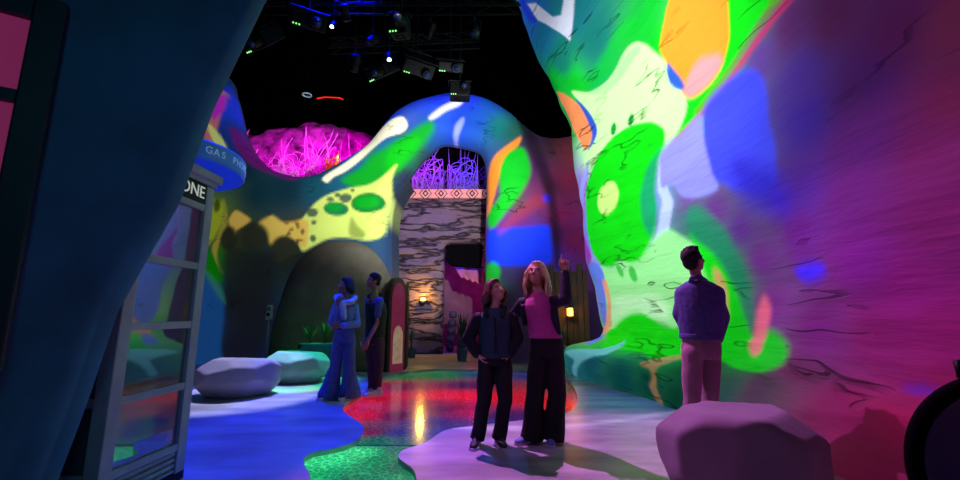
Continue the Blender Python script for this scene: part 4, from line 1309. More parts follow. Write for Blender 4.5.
stage_light(345, 82 - 70, 7.4, .14, R(35), R(-20), False, 'unlit stage light high above the dark hollow')
# hanging ring and red strip over the hollow
q = at(307, 95, 10.6)
t = thing('hanging_ring_lamp', 'small pale ring lamp on a thin rod above the magenta hollow', 'lamp', q)
bm = bmesh.new(); tube(bm, [(0.11 * math.cos(a), .11 * math.sin(a), 0) for a in np.linspace(0, 2 * PI, 25)], .02, 8, cap=False); obj('ring', bm, mat('ring_pale', (160, 175, 190), .4, .1, emit=(110, 130, 150), es=.4), t, True)
bm = bmesh.new(); tube(bm, [(0, 0, 0.02), (0, 0, 12.0 - q.z)], .006, 6); tube(bm, [(-.11, 0, 0), (0, 0, .03), (.11, 0, 0)], .006, 6); obj('rod', bm, M_dark, t)
q = at(330, 98, 13.6)
bm = bmesh.new(); tube(bm, [(-.45, 0, -.02), (-.2, 0, .03), (.1, 0, .02), (.35, 0, 0), (.45, 0, -.06)], .02, 8)
o = obj('hanging_neon_strip', bm, mat('red_neon', (255, 40, 20), .4, .05, emit=(255, 40, 15), es=.9)); o.location = q
tag(o, 'thin red glowing neon strip in the dark above the hollow', 'neon light')
# ================================================================ PEOPLE
def fuse(name, bm, m, parent, voxel=.009, smooth=3, off=None):
    """fuse overlapping closed shapes into one continuous skin"""
    me = bpy.data.meshes.new(name + '_raw')
    bmesh.ops.recalc_face_normals(bm, faces=bm.faces[:])
    bm.to_mesh(me); bm.free()
    o = bpy.data.objects.new('tmp', me); COL.objects.link(o)
    r = o.modifiers.new('r', 'REMESH'); r.mode = 'VOXEL'; r.voxel_size = voxel; r.use_smooth_shade = True
    if smooth:
        s = o.modifiers.new('s', 'SMOOTH'); s.iterations = smooth; s.factor = .5
    bpy.context.view_layer.update()
    m2 = bpy.data.meshes.new_from_object(o.evaluated_get(bpy.context.evaluated_depsgraph_get()))
    bpy.data.objects.remove(o)
    m2.name = name
    return link(name, m2, m, parent)


def trunk(bm, secs, n=24, sub=6):
    """lofted elliptical sections (point, rx, ry, yaw)"""
    K = np.array([[*s[0], s[1], s[2], s[3]] for s in secs], float)
    K = crom(K, (len(secs) - 1) * sub + 1)
    rings = []
    for x, y, z, rx, ry, a in K:
        c, s = math.cos(a), math.sin(a)
        rings.append([bm.verts.new((x + rx * math.cos(t) * c - ry * math.sin(t) * s, y + rx * math.cos(t) * s + ry * math.sin(t) * c, z)) for t in np.linspace(0, 2 * PI, n, endpoint=False)])
    for r0, r1 in zip(rings, rings[1:]):
        for k in range(n): bm.faces.new((r0[k], r0[(k + 1) % n], r1[(k + 1) % n], r1[k]))
    bm.faces.new(rings[0][::-1]); bm.faces.new(rings[-1])


def headM(c, yaw, up, roll=0):
    return Matrix.Translation(c) @ Matrix.Rotation(yaw, 4, 'Z') @ Matrix.Rotation(-up, 4, 'X') @ Matrix.Rotation(roll, 4, 'Y')


def head(bm, M, s=1.0, fem=False):
    def b(c, r): 
        ball(bm, M @ (Vector(c) * s), tuple(v * s for v in r), M.to_3x3())
    b((0, .014, .028), (.075, .095, .088))
    b((0, -.022, -.035), (.060, .068, .080))
    b((0, -.03, -.075), (.046, .05, .042))
    b((0, -.064, -.098), (.024, .022, .02))
    b((0, -.072, .018), (.05, .016, .014))
    for sx in (-1, 1):
        b((sx * .036, -.064, -.032), (.024, .02, .024))
        b((sx * .077, .012, -.018), (.011, .022, .033))
    b((0, -.082, -.070), (.025, .011, .006)); b((0, -.080, -.079), (.021, .012, .007))
    tubeM = [M @ (Vector(p) * s) for p in ((0, -.082, .008), (0, -.096, -.015), (0, -.106, -.036))]
    chain(bm, tubeM, [.009 * s, .011 * s, .013 * s], 10)
    for sx in (-1, 1): b((sx * .012, -.092, -.04), (.009, .009, .008))


def eyes(M, parent, s=1.0, iris=(40, 28, 20)):
    for sx in (-1, 1):
        bm = bmesh.new(); ball(bm, M @ (Vector((sx * .031, -.0745, -.006)) * s), (.0135 * s, .011 * s, .009 * s), M.to_3x3(), 12, 8)
        e = obj('eye', bm, M_eye, parent, True)
        bm = bmesh.new(); ball(bm, M @ (Vector((sx * .031, -.0838, -.005)) * s), (.006 * s, .003 * s, .006 * s), M.to_3x3(), 10, 6)
        obj('iris', bm, M_iris, e, True)
        bm = bmesh.new(); chain(bm, [M @ (Vector((sx * (.031 + dx), -.083 + abs(dx) * .35, .014 + (.004 if dx == 0 else 0))) * s) for dx in (-.018, 0, .018)], .0035 * s, 8)
        obj('eyebrow', bm, M_hairdark, parent, True)


def hand(bm, w, D, N, T, curl=(.3, .35, .4, .45), s=1.0, thumb=.6):
    """w wrist, D finger direction, N palm-facing direction, T thumb side"""
    w = Vector(w); D = Vector(D).normalized(); T = (Vector(T) - D * Vector(T).dot(D)).normalized()
    Np = D.cross(T); 
    if Np.dot(Vector(N)) < 0: Np = -Np
    N = Np
    ln = (.070, .078, .072, .056)
    for i in range(4):
        off = .030 - .0205 * i
        base = w + D * .012 * s + T * (off * .62 * s)
        kn = w + D * ((.088 - .004 * abs(i - 1)) * s) + T * (off * s)
        chain(bm, [base, (base + kn) / 2 - N * .002, kn], [.0145 * s, .0145 * s, .0115 * s], 10)
        p, d, a = kn, D.copy(), 0
        pts = [p]
        c = curl[i]
        for j, f in enumerate((.45, .31, .24)):
            a += c * (1.0 if j == 0 else 1.15)
            d = D * math.cos(a) + N * math.sin(a) + T * (.10 - .07 * i) * .5
            p = p + d.normalized() * ln[i] * f * s
            pts.append(p)
        chain(bm, pts, [.0098 * s, .009 * s, .0085 * s, .0072 * s], 10)
    b0 = w + D * .022 * s + T * .02 * s
    d1 = (D * .62 + T * .72 + N * .25).normalized(); d2 = (D * (.9) + T * (.35 - .5 * thumb) + N * (.2 + .5 * thumb)).normalized()
    p1 = b0 + d1 * .042 * s; p2 = p1 + d2 * .032 * s; p3 = p2 + d2 * .024 * s
    chain(bm, [b0, p1, p2, p3], [.0165 * s, .0125 * s, .0105 * s, .0085 * s], 10)


def shoe(name, M, m, sole, parent, l=.27, h=.085, heel=0.0):
    """shoe along local -Y, ankle at origin top; M places heel-ball frame on the ground"""
    bm = bmesh.new()
    for (y, z, rx, ry, rz_) in ((.035, .05, .036, .05, .05), (-.03, .048, .038, .07, .045), (-.10, .036, .044, .075, .032), (-.15, .03, .04, .055, .026), (0.03, .085, .036, .045, .04)):
        ball(bm, M @ Vector((0, y * l / .27, z + heel)), (rx, ry * l / .27, rz_), M.to_3x3())
    o = fuse(name, bm, m, parent, .008, 2)
    bm = bmesh.new()
    pts = [(0, .075), (-.028, .06), (-.033, 0), (-.040, -.10), (-.043, -.15), (-.03, -.195), (0, -.21), (.03, -.195), (.043, -.15), (.040, -.10), (.033, 0), (.028, .06)]
    P2 = smooth_closed(np.array(pts) * [1, l / .27], 3)
    A = [bm.verts.new(M @ Vector((p[0], p[1], 0))) for p in P2]; B_ = [bm.verts.new(M @ Vector((p[0], p[1], .024 + heel))) for p in P2]
    k = len(A)
    for i in range(k): bm.faces.new((A[i], A[(i + 1) % k], B_[(i + 1) % k], B_[i]))
    bm.faces.new(A[::-1]); bm.faces.new(B_)
    obj('sole', bm, sole, o)
    return o


def hair_strands(bm, M, paths, rad):
    for p in paths: chain(bm, [M @ Vector(q) for q in p], rad, 8)


M_eye = mat('eye_white', (215, 210, 205), .3, .03, 30)
M_iris = mat('iris_brown', (40, 28, 20), .3, .1, 30)
M_hairdark = mat('hair_dark', (22, 17, 16), .75, .4, 40, .3, stretch=(1, 1, .1))
M_hairblack = mat('hair_black', (14, 13, 18), .75, .4, 40, .3, stretch=(1, 1, .1))
M_hairauburn = mat('hair_auburn', (92, 42, 28), .5, .4, 40, .3, stretch=(1, 1, .1))
M_hairblond = mat('hair_blond', (235, 195, 135), .5, .3, 40, .4, stretch=(1, 1, .08))
M_skin = mat('skin_light', (205, 150, 125), .55, .08, 8)
M_skin2 = mat('skin_tan', (165, 112, 86), .55, .08, 8)
M_pinktop = mat('pink_knit', (200, 70, 150), .8, .12, 30, .1)
M_navy = mat('navy_cloth', (24, 26, 44), .75, .25, 14, .15)
M_blackcloth = mat('black_cloth', (14, 13, 17), .8, .3, 14, .15)
M_teal = mat('teal_jacket', (26, 58, 74), .7, .25, 10, .2)
M_denim = mat('denim_light', (104, 132, 180), .8, .2, 24, .2)
M_denimj = mat('denim_jeans', (70, 92, 150), .8, .2, 18, .2)
M_denimd = mat('denim_mid', (84, 88, 150), .8, .2, 20, .25)
M_pale = mat('pale_trousers', (160, 128, 140), .8, .15, 12, .2)
M_maroon = mat('maroon_trousers', (62, 44, 52), .8, .2, 12, .2)
M_vest = mat('vest_green_black', (20, 30, 28), .75, .3, 12, .25)
M_tee = mat('tee_blue_grey', (74, 92, 140), .8, .15, 16)
M_scarf = mat('scarf_pale', (170, 190, 225), .85, .15, 20, .4)
M_shoeW = mat('shoe_white', (205, 205, 215), .6, .1, 20)
M_shoeD = mat('shoe_dark', (34, 34, 42), .6, .2, 20)
M_shoeB = mat('shoe_blue', (110, 130, 200), .6, .15, 20)


def placer(loc, Y0):
    def j(px, py, dy=0): return at(px, py, Y0 + dy) - Vector(loc)
    return j


def groundM(p, yaw): return Matrix.Translation((p.x, p.y, 0)) @ Matrix.Rotation(yaw, 4, 'Z')


def leg_pair(bm, J, r):
    for L_ in J: chain(bm, L_, r, 16)


def build_person(label, loc, spec):
    t = thing('person', label, 'person', loc)
    S = spec
    M = S['head']
    hs = S.get('hs', 1.0)
    # --- continuous body
    bm = bmesh.new()
    head(bm, M, hs)
    nb = S['neck']
    chain(bm, [M @ Vector((0, .022, -.06)), M @ Vector((0, .03, -.11)) * .5 + nb * .5, nb], [.05 * hs, .048 * hs, .058 * hs], 14)
    trunk(bm, [(p, rx * .88, ry * .86, a) for (p, rx, ry, a) in S['trunk']])
    for arm in S['arms']:
        sh, el, wr_ = arm['pts']
        chain(bm, [sh, (sh + el) / 2, el, (el * .45 + wr_ * .55), wr_], [.052, .044, .037, .036, .025], 12)
        if arm.get('hand'): 
            h = arm['hand']; hand(bm, wr_, h['D'], h['N'], h['T'], h.get('curl', (.3, .35, .4, .45)), hs, h.get('thumb', .6))
    for lg in S['legs']: chain(bm, lg, [.075, .05, .036], 12)
    body = fuse('body', bm, S['skin'], t, .0075, 2)
    eyes(M, body, hs)
    # --- trousers
    bm = bmesh.new()
    tr = S['trouser']
    secs = S['hips']
    trunk(bm, secs)
    for lg in S['legs']:
        hp, kn, an = lg
        an2 = Vector((an.x, an.y, tr['hem']))
        n = 9
        pts = []; rr_ = []
        for k in range(n):
            u = k / (n - 1)
            p = hp.lerp(kn, u * 2) if u < .5 else kn.lerp(an2, u * 2 - 1)
            p = p + Vector((.004 * math.sin(k * 2.1), .004 * math.cos(k * 1.7), 0))
            pts.append(p); rr_.append(float(np.interp(u, (0, .3, .5, .75, 1), tr['r'])))
        ball(bm, pts[0], rr_[0], seg=14, ring=8)
        tube(bm, pts, rr_, 18)
    o = fuse('trousers', bm, tr['m'], t, .010, 2)
    if S.get('belt'):
        bm = bmesh.new(); p, rx, ry, a = S['hips'][0]
        trunk(bm, [(p + Vector((0, 0, -.02)), rx + .006, ry + .006, a), (p + Vector((0, 0, .015)), rx + .006, ry + .006, a)], 28, 2); obj('waistband', bm, S['belt'], o, True)
    # --- shirt / jacket
    for g in S['tops']:
        bm = bmesh.new()
        if g.get('trunk'): trunk(bm, g['trunk'])
        for (pts, rad) in g.get('sleeves', ()): chain(bm, pts, rad, 14)
        for f in g.get('extra', ()): f(bm)
        go = fuse(g['name'], bm, g['m'], t, g.get('voxel', .010), g.get('smooth', 3))
        if g.get('label'): go['label'] = g['label']
        for (nm, fn, mm_) in g.get('sub', ()):
            bm = bmesh.new(); fn(bm); fuse(nm, bm, mm_, go, .009, 2)
    # --- hair
    bm = bmesh.new(); S['hairf'](bm, M, hs); fuse('hair', bm, S['hairm'], t, .008, 1)
    # --- shoes
    for (p, yaw, sm, sl, hl) in S['shoes']:
        shoe('shoe', groundM(p, yaw), sm, sl, t, S.get('sl', .27), heel=hl)
    return t


def cap_hair(bm, M, s, thick=.012, low=-.01, back=-.07):
    def b(c, r): ball(bm, M @ (Vector(c) * s), tuple(v * s for v in r), M.to_3x3())
    b((0, .026, .045), (.075 + thick, .092 + thick * .7, .078 + thick))
    b((0, .058, -.01), (.066 + thick * .6, .058, .07))
    b((0, -.035, .088), (.055, .045, .028))


def short_hair(bm, M, s):
    cap_hair(bm, M, s, .008)
    for sx in (-1, 1): ball(bm, M @ (Vector((sx * .073, .0, .012)) * s), (.010 * s, .028 * s, .035 * s), M.to_3x3())
    rs = random.Random(4)
    for k in range(26):
        a, el = rs.uniform(0, 2 * PI), rs.uniform(.4, 1.4)
        d = Vector((math.cos(a) * math.cos(el) * .08, .02 + math.sin(a) * math.cos(el) * .09, .055 + math.sin(el) * .075))
        chain(bm, [M @ (d * s), M @ ((d + Vector((rs.uniform(-.02, .02), -.02, .008))) * s)], [.011 * s, .006 * s], 8)


def long_hair(length, wave, vol, seed, part=.0):
    def f(bm, M, s):
        cap_hair(bm, M, s, .014)
        rs = random.Random(seed)
        for k in range(30):
            u = k / 29
            a = PI * (-.12 + 1.24 * u)        # from temple round the back to temple
            x, y = math.cos(a), math.sin(a)
            p0 = Vector((x * .07, .02 + y * .075, .07))
            p1 = Vector((x * (.088 + vol), .025 + y * (.09 + vol * .5), -.02))
            l = length * rs.uniform(.85, 1.05)
            pts = [M @ (p0 * s), M @ (p1 * s)]
            q = M @ (p1 * s)
            for j in range(1, 6):
                v = j / 5
                out = (M.to_3x3() @ Vector((x, y, 0))) * (wave * math.sin(v * 7 + k) + vol * .5 * math.sin(v * PI)) * s
                pts.append(q + Vector((0, 0, -l * v)) + out)
            chain(bm, pts, [.02, .023, .021, .02, .018, .015, .008], 8)
    return f


def stdtrunk(j, yaw, sh, ch, wa, hi, rx, ry, dy=0):
    """trunk sections from hip to shoulders given photo points (px,py)"""
    return [(j(*hi, dy), rx[0], ry[0], yaw), (j(*wa, dy), rx[1], ry[1], yaw), (j(*ch, dy), rx[2], ry[2], yaw), (j(*sh, dy), rx[3], ry[3], yaw)]


V3 = Vector
# ---------------------------------------------------------------- blond woman, pointing
loc = V3((.57, 4.28, 0)); j = placer(loc, 4.28)
hm = headM(j(536.5, 273), R(-22), R(16), R(6))
arm1 = [j(552, 303), j(566, 299, -.22), j(565, 270, -.16)]
arm2 = [j(523, 304, .02), j(512, 318, .17), j(499, 324, .24)]
tk = [(j(548, 352), .165, .115, .05), (j(546, 338), .155, .108, .05), (j(541, 322), .128, .095, .05), (j(538, 309), .142, .112, .02), (j(538.5, 302), .132, .09, 0), (j(539, 297), .095, .07, 0), (j(539, 292.5), .058, .056, 0)]
up = lambda L, dx, dy, o: [(p + V3((0, o, 0)), rx + dx, ry + dy, a) for (p, rx, ry, a) in L]
legs = [[j(539, 354), j(535, 395, -.02), j(532, 434)], [j(554, 354), j(557, 395, -.02), j(553, 438)]]
build_person('blond woman in pink top and navy jacket pointing upward with one raised arm', loc, dict(
    head=hm, neck=j(539.5, 294), trunk=tk, skin=M_skin,
    arms=[dict(pts=arm1, hand=dict(D=(.05, .1, 1), N=(-.3, -1, .1), T=(-1, .2, 0), curl=(.03, 1.35, 1.45, 1.5), thumb=1.0)), dict(pts=arm2, hand=dict(D=(-1, .1, -.3), N=(0, -1, 0), T=(0, 0, 1)))],
    legs=legs, hips=[(j(545, 334), .148, .112, .05), (j(547, 345), .168, .122, .05), (j(547, 357), .165, .12, .05)],
    trouser=dict(m=M_blackcloth, r=(.098, .095, .088, .095, .112), hem=.035),
    tops=[dict(name='pink_top', m=M_pinktop, trunk=up(tk[1:], .012, .016, -.012)),
          dict(name='jacket', m=M_navy, trunk=up([tk[2], tk[3], tk[4]], .04, .005, .045), sleeves=[([arm1[0] + V3((-.02, 0, 0)), arm1[1], arm1[2] + V3((0, 0, -.04))], (.066, .06, .048)), ([arm2[0] + V3((.004, 0, 0)), arm2[1], arm2[2]], (.07, .058, .046))],
               extra=[lambda bm: trunk(bm, [(j(557, 334, -.02), .035, .09, .2), (j(553, 318, -.03), .05, .105, .2), (j(551, 304, -.02), .055, .09, .2)]), lambda bm: trunk(bm, [(j(525, 326, .02), .022, .08, -.2), (j(524, 316, .01), .03, .09, -.2), (j(524, 305, .0), .04, .08, -.2)])],
               sub=[('collar', lambda bm: chain(bm, [j(530, 298, -.02), j(532, 294, .03), j(540, 291, .07), j(548, 294, .03), j(551, 299, -.03)], .024, 10), M_navy)])],
    hairf=long_hair(.24, .012, .022, 5), hairm=M_hairblond,
    shoes=[(j(531, 437, .02), R(-58), M_shoeB, M_shoeW, 0), (j(552, 441, .02), R(-14), M_shoeB, M_shoeW, 0)], sl=.25))

# ---------------------------------------------------------------- auburn-haired girl
loc = V3((.10, 4.22, 0)); j = placer(loc, 4.22)
hm = headM(j(495.5, 290.5), R(32), R(20), R(-4))
a1 = [j(478.5, 319), j(468, 339, .03), j(477, 353, -.05)]
a2 = [j(511, 319), j(518, 338, .02), j(510, 353, -.04)]
tk = [(j(495, 358), .14, .10, 0), (j(495, 343), .125, .09, 0), (j(495, 327), .132, .10, 0), (j(494.5, 317.5), .13, .088, 0), (j(494.5, 312.5), .09, .07, 0), (j(494.5, 308), .055, .05, 0)]
legs = [[j(487, 362), j(484, 400, -.015), j(477.5, 436)], [j(503, 362), j(505, 400, -.015), j(499, 440)]]
build_person('auburn-haired girl in dark teal jacket and black trousers looking up, hands in pockets', loc, dict(
    head=hm, neck=j(494.5, 308), trunk=tk, skin=M_skin, hs=.95,
    arms=[dict(pts=a1, hand=dict(D=(.6, -.1, -.8), N=(1, 0, 0), T=(0, -1, 0))), dict(pts=a2, hand=dict(D=(-.6, -.1, -.8), N=(-1, 0, 0), T=(0, -1, 0)))],
    legs=legs, hips=[(j(495, 344), .135, .10, 0), (j(495, 354), .15, .112, 0), (j(495, 364), .148, .11, 0)],
    trouser=dict(m=M_blackcloth, r=(.088, .082, .07, .066, .07), hem=.05),
    tops=[dict(name='jacket', m=M_teal, trunk=up([(j(495, 357), .15, .115, 0)] + tk[1:], .03, .03, 0), smooth=3,
               sub=[('collar', lambda bm: chain(bm, [j(487, 316, -.1), j(484, 308, -.04), j(494, 304, .05), j(505, 308, -.04), j(502, 317, -.1)], .024, 10), M_blackcloth),
                    ('zip_placket', lambda bm: chain(bm, [j(495, 318, -.142), j(495.5, 335, -.148), j(495.5, 352, -.16)], .011, 8), M_blackcloth)]),
          dict(name='sleeve', label='black jacket sleeve', m=M_blackcloth, sleeves=[([a1[0], a1[1], a1[2]], (.068, .062, .054))]),
          dict(name='sleeve', label='black jacket sleeve', m=M_blackcloth, sleeves=[([a2[0], a2[1], a2[2]], (.068, .06, .052))])],
    hairf=long_hair(.10, .012, .02, 9), hairm=M_hairauburn,
    shoes=[(j(477, 441, .0), R(-12), M_shoeD, M_shoeW, 0), (j(499, 444, .0), R(14), M_shoeD, M_shoeW, 0)], sl=.25))

# ---------------------------------------------------------------- woman in denim with flared jeans
loc = V3((-2.0, 6.38, 0)); j = placer(loc, 6.38)
hm = headM(j(345.5, 286), R(-48), R(12))
a1 = [j(336.5, 306), j(331.5, 323, -.06), j(338, 304, -.18)]
a2 = [j(354.5, 307), j(357, 324, -.04), j(340, 326, -.22)]
tk = [(j(344, 337), .15, .115, -.3), (j(345, 328), .125, .10, -.3), (j(345.5, 315), .145, .115, -.3), (j(345.5, 307), .145, .095, -.3), (j(346, 302), .1, .075, -.3), (j(346, 298), .06, .056, -.3)]
legs = [[j(339, 340), j(335.5, 366, -.03), j(329, 394)], [j(349.5, 340), j(349.5, 366, -.03), j(350, 395)]]
build_person('dark-haired woman in denim jacket, pale scarf and flared jeans, one hand at her chin', loc, dict(
    head=hm, neck=j(346, 299), trunk=tk, skin=M_skin2,
    arms=[dict(pts=a1, hand=dict(D=(.25, -.1, 1), N=(.2, .9, 0), T=(1, 0, 0), curl=(.5, .6, .7, .7))), dict(pts=a2, hand=dict(D=(-1, -.1, 0), N=(0, 1, 0), T=(0, 0, 1)))],
    legs=legs, hips=[(j(344.5, 328), .14, .11, -.3), (j(344.5, 334), .165, .125, -.3), (j(344.5, 342), .165, .122, -.3)],
    trouser=dict(m=M_denimj, r=(.095, .088, .08, .115, .165), hem=.04), belt=M_maroon,
    tops=[dict(name='jacket', m=M_denim, trunk=up(tk[1:4], .025, .02, 0), sleeves=[([a1[0], a1[1], a1[2] + V3((0, .01, -.06))], (.064, .058, .046)), ([a2[0], a2[1], a2[2] + V3((.05, 0, 0))], (.064, .058, .048))]),
          dict(name='scarf', m=M_scarf, extra=[lambda bm: chain(bm, [j(338, 301, -.1), j(336.5, 297, .0), j(346, 296, .09), j(355, 298, .0), j(351, 302, -.1), j(343, 303, -.15), j(338, 301, -.1)], .045, 10),
                                            lambda bm: chain(bm, [j(342, 303, -.16), j(343, 310, -.17), j(344, 318, -.15)], (.045, .05, .04), 10)])],
    hairf=long_hair(.07, .006, .014, 12), hairm=M_hairblack,
    shoes=[(j(329, 398, -.02), R(-35), M_shoeD, M_shoeW, .03), (j(349, 398, -.02), R(-25), M_shoeD, M_shoeW, .03)], sl=.25))

# ---------------------------------------------------------------- man in dark vest
loc = V3((-1.68, 6.74, 0)); j = placer(loc, 6.74)
hm = headM(j(373.5, 281), R(-62), R(6))
a1 = [j(379, 302, -.1), j(377, 323, -.14), j(367.5, 341, -.26)]
a2 = [j(370, 301, .2), j(367, 322, .2), j(365, 340, .1)]
tk = [(j(374.5, 337), .15, .12, -.75), (j(375.5, 325), .155, .115, -.75), (j(376, 312), .172, .125, -.75), (j(375, 303), .17, .105, -.75), (j(374.5, 298), .115, .085, -.75), (j(374.5, 293.5), .066, .062, -.7)]
legs = [[j(371, 341, .04), j(372, 366, .02), j(372, 389, .04)], [j(378.5, 341, -.03), j(379, 366, -.05), j(377, 388, -.03)]]
build_person('dark-haired man in black-green vest over blue tee with white sneakers, beside the flared-jeans woman', loc, dict(
    head=hm, neck=j(374.5, 294), trunk=tk, skin=M_skin2,
    arms=[dict(pts=a1, hand=dict(D=(-.25, -.2, -1), N=(.4, .8, 0), T=(-.8, -.3, 0))), dict(pts=a2, hand=dict(D=(-.2, -.1, -1), N=(.5, .5, 0), T=(-1, 0, 0)))],
    legs=legs, hips=[(j(375, 330), .15, .118, -.75), (j(375, 337), .165, .13, -.75), (j(375, 344), .16, .125, -.75)],
    trouser=dict(m=M_maroon, r=(.098, .09, .072, .064, .06), hem=.07),
    tops=[dict(name='tee', m=M_tee, trunk=up(tk[2:4], .008, .008, 0), sleeves=[([a1[0], a1[0].lerp(a1[1], .62)], (.078, .066)), ([a2[0], a2[0].lerp(a2[1], .62)], (.078, .066))]),
          dict(name='vest', m=M_vest, trunk=up(tk[:4], .022, .03, 0),
               sub=[('collar', lambda bm: chain(bm, [j(370, 300, -.1), j(368, 296, 0), j(374, 293, .08), j(382, 295, .02), j(380, 299, -.08)], .022, 10), M_vest)])],
    hairf=short_hair, hairm=M_hairblack,
    shoes=[(j(371, 394, .0), R(-60), M_shoeW, M_shoeW, 0), (j(377, 397, -.12), R(-66), M_shoeW, M_shoeW, 0)], sl=.28))

# ---------------------------------------------------------------- man in denim jacket by the rock wall
loc = V3((1.98, 3.92, 0)); j = placer(loc, 3.92)
hm = headM(j(693.5, 260), R(118), R(20))
a1 = [j(714, 294, -.04), j(722, 317, -.02), j(717, 338, .04)]
a2 = [j(685, 293, .02), j(679.5, 314, .08), j(690, 336, .2)]
ya = R(150)
tk = [(j(701, 348), .155, .12, ya), (j(701, 334), .15, .115, ya), (j(700, 312), .175, .13, ya), (j(699, 292), .18, .11, ya), (j(698, 285), .12, .09, ya), (j(697.5, 279), .068, .064, ya)]
legs = [[j(692.5, 354, -.02), j(692, 398, -.03), j(688, 448, .02)], [j(710, 354, .04), j(710, 398, .02), j(708, 447, .06)]]
build_person('man in denim jacket and pale trousers from behind, facing the green rock wall', loc, dict(
    head=hm, neck=j(697, 279), trunk=tk, skin=M_skin,
    arms=[dict(pts=a1, hand=dict(D=(-.3, .5, -.8), N=(-1, 0, 0), T=(.3, .8, .3))), dict(pts=a2, hand=dict(D=(.5, .5, -.8), N=(1, 0, 0), T=(0, 1, 0)))],
    legs=legs, hips=[(j(701, 336), .15, .118, ya), (j(701, 347), .165, .13, ya), (j(701, 358), .16, .128, ya)],
    trouser=dict(m=M_pale, r=(.092, .084, .07, .066, .066), hem=.05),
    tops=[dict(name='jacket', m=M_denimd, trunk=[(j(701, 336), .175, .14, ya)] + up(tk[2:5], .028, .026, 0) + [(j(697.5, 281), .088, .084, ya)], sleeves=[([a1[0], a1[1], a1[2]], (.07, .066, .056)), ([a2[0], a2[1], a2[2]], (.07, .064, .054))],
               sub=[('collar', lambda bm: chain(bm, [j(690, 283, -.03), j(692, 278, -.07), j(700, 277, -.07), j(706, 281, 0), j(703, 284, .08)], .022, 10), M_denimd),
                    ('hem_band', lambda bm: trunk(bm, [(j(701, 339), .18, .145, ya), (j(701, 333.5), .184, .149, ya)]), M_denimd)])],
    hairf=short_hair, hairm=M_hairblack,
    shoes=[(j(688, 456, .0), R(125), M_shoeW, M_shoeW, 0), (j(707, 456, .05), R(140), M_shoeW, M_shoeW, 0)], sl=.28))
# ================================================================ LIGHT
w = bpy.data.worlds.new('world'); SC.world = w; w.use_nodes = True
w.node_tree.nodes['Background'].inputs[0].default_value = (.02, .03, .06, 1)
w.node_tree.nodes['Background'].inputs[1].default_value = .3


def spot(name, loc, aim, rgb, power, size, blend=.4, rad=.05):
    l = bpy.data.lights.new(name, 'SPOT')
    l.energy = power; l.color = lin(rgb); l.spot_size = R(size); l.spot_blend = blend; l.shadow_soft_size = rad
    o = bpy.data.objects.new(name, l); COL.objects.link(o)
    o.location = loc
    o.rotation_euler = (Vector(aim) - Vector(loc)).to_track_quat('-Z', 'Y').to_euler()
    return o


def point(name, loc, rgb, power, rad=.1):
    l = bpy.data.lights.new(name, 'POINT')
    l.energy = power; l.color = lin(rgb); l.shadow_soft_size = rad
    o = bpy.data.objects.new(name, l); COL.objects.link(o); o.location = loc
    return o


spot('lamp_floor_violet', (-1.0, 6.5, 6.35), (1.6, 2.5, 0), (225, 125, 235), 2500, 50, .5, .03)
spot('lamp_side_magenta', (-2.6, 5.0, 6.8), (3.0, 2.9, .9), (255, 80, 150), 280, 40, .6, .04)
spot('lamp_floor_blue', (-2.6, 7.5, 10), (-2.7, 5.6, 0), (0, 12, 255), 9000, 38, .7, .15)
spot('projector_column', (-1.9, 4.3, 5.4), (2.6, 6.9, 4.5), (255, 255, 255), 1500, 84, .8, .05)
spot('projector_arch', (0.7, 5.3, 3.2), (-1.3, 11, 4.7), (255, 255, 255), 2200, 72, .8, .05)
spot('added_near_wall_fill', (.8, -1.5, 3.2), (-2.2, 1.9, 1.5), (20, 130, 145), 160, 70, .8, .3)  # added teal fill for the near wall, no fixture
for px in (262, 300, 340):
    q = at(px, 150, 12.2); spot('lamp_hollow', (q.x, 11.95, q.z + .5), (q.x, 13.6, q.z + .1), (255, 0, 225), 130, 140, .6, .08)
q = at(338, 160, 12.0); spot('lamp_hollow_orange', (q.x, 12.0, q.z + .1), (q.x, 13, q.z), (255, 110, 30), 40, 120, .6, .05)
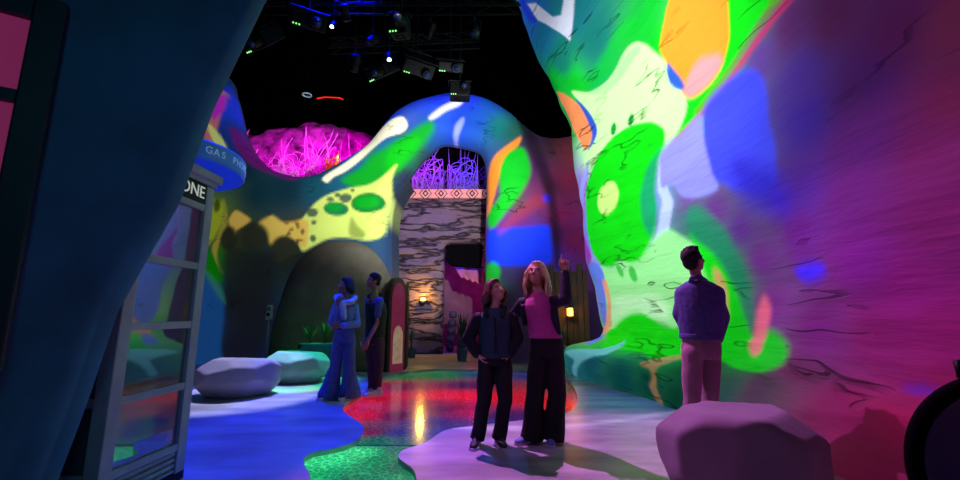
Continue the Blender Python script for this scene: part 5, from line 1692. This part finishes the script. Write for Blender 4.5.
for px, c in ((405, (190, 0, 255)), (435, (150, 0, 255)), (466, (70, 10, 255))):
    q = at(px, 178, 13.4); spot('lamp_balcony', (q.x, 12.95, q.z + .5), (q.x, 14.2, q.z + .2), c, 150, 120, .6, .06)
q = P(423, 302, YM - .3); point('lamp_sconce', (q.x, q.y - .12, q.z + .2), (255, 190, 60), 45, .05)
q = at(570, 312, YT - .35); point('lamp_lantern', q, (255, 150, 40), 9, .05)
q = at(465, 290, 14.9); point('lamp_passage_pink', (q.x + .3, 14.9, 2.6), (255, 40, 110), 45, .1)
q = at(455, 330, 13.8); point('lamp_passage_blue', (q.x - .25, 14.3, 3.62), (40, 50, 255), 60, .08)
spot('lamp_masonry_blue', (-1.0, 9.5, 6.0), (-1.9, 13.2, 2.8), (60, 60, 255), 330, 50, .6)
spot('lamp_masonry_pink', (-.6, 10.2, 6.4), (-1.2, 13.2, 3.9), (220, 110, 170), 150, 45, .6)
spot('lamp_boulder_lavender', (-3.3, 8.3, 6.8), (-3.6, 6.7, .4), (190, 190, 255), 3500, 22, .4)
spot('lamp_boulder_green', (-2.6, 9.0, 7), (-3.3, 8.0, .4), (40, 255, 90), 3800, 20, .4)
q = on_floor(258, 362); point('lamp_stand_blue', (q.x + .15, q.y - .4, .45), (20, 40, 255), 12, .05)
spot('lamp_floor_green', (0.5, 5.5, 6.5), (1.95, 5.6, 0), (0, 220, 120), 260, 26, .9, .1)
spot('lamp_floor_teal', (-2.5, 9.6, 6.5), (-3.0, 7.4, 0), (0, 160, 220), 260, 30, .8, .1)
spot('added_pair_fill', (-.9, 2.2, 4.2), (.36, 4.25, 1.25), (220, 150, 255), 110, 32, .6, .3)  # added soft fill on the pair's faces, source unseen
spot('added_couple_key', (-4.6, 4.4, 6.2), (-1.9, 6.45, 1.0), (120, 140, 255), 220, 18, .6, .08)  # added key to brighten the standing couple, no fixture
spot('added_hut_fill', (-1.2, 5.8, 6.2), (-3.2, 9.6, 2.0), (210, 190, 160), 130, 30, .9, .1)  # added warm grey light to lift the hut, source unseen
spot('lamp_floor_right_blue', (2.0, 7.6, 6.6), (1.5, 6.0, 0), (0, 30, 255), 700, 30, .9, .1)
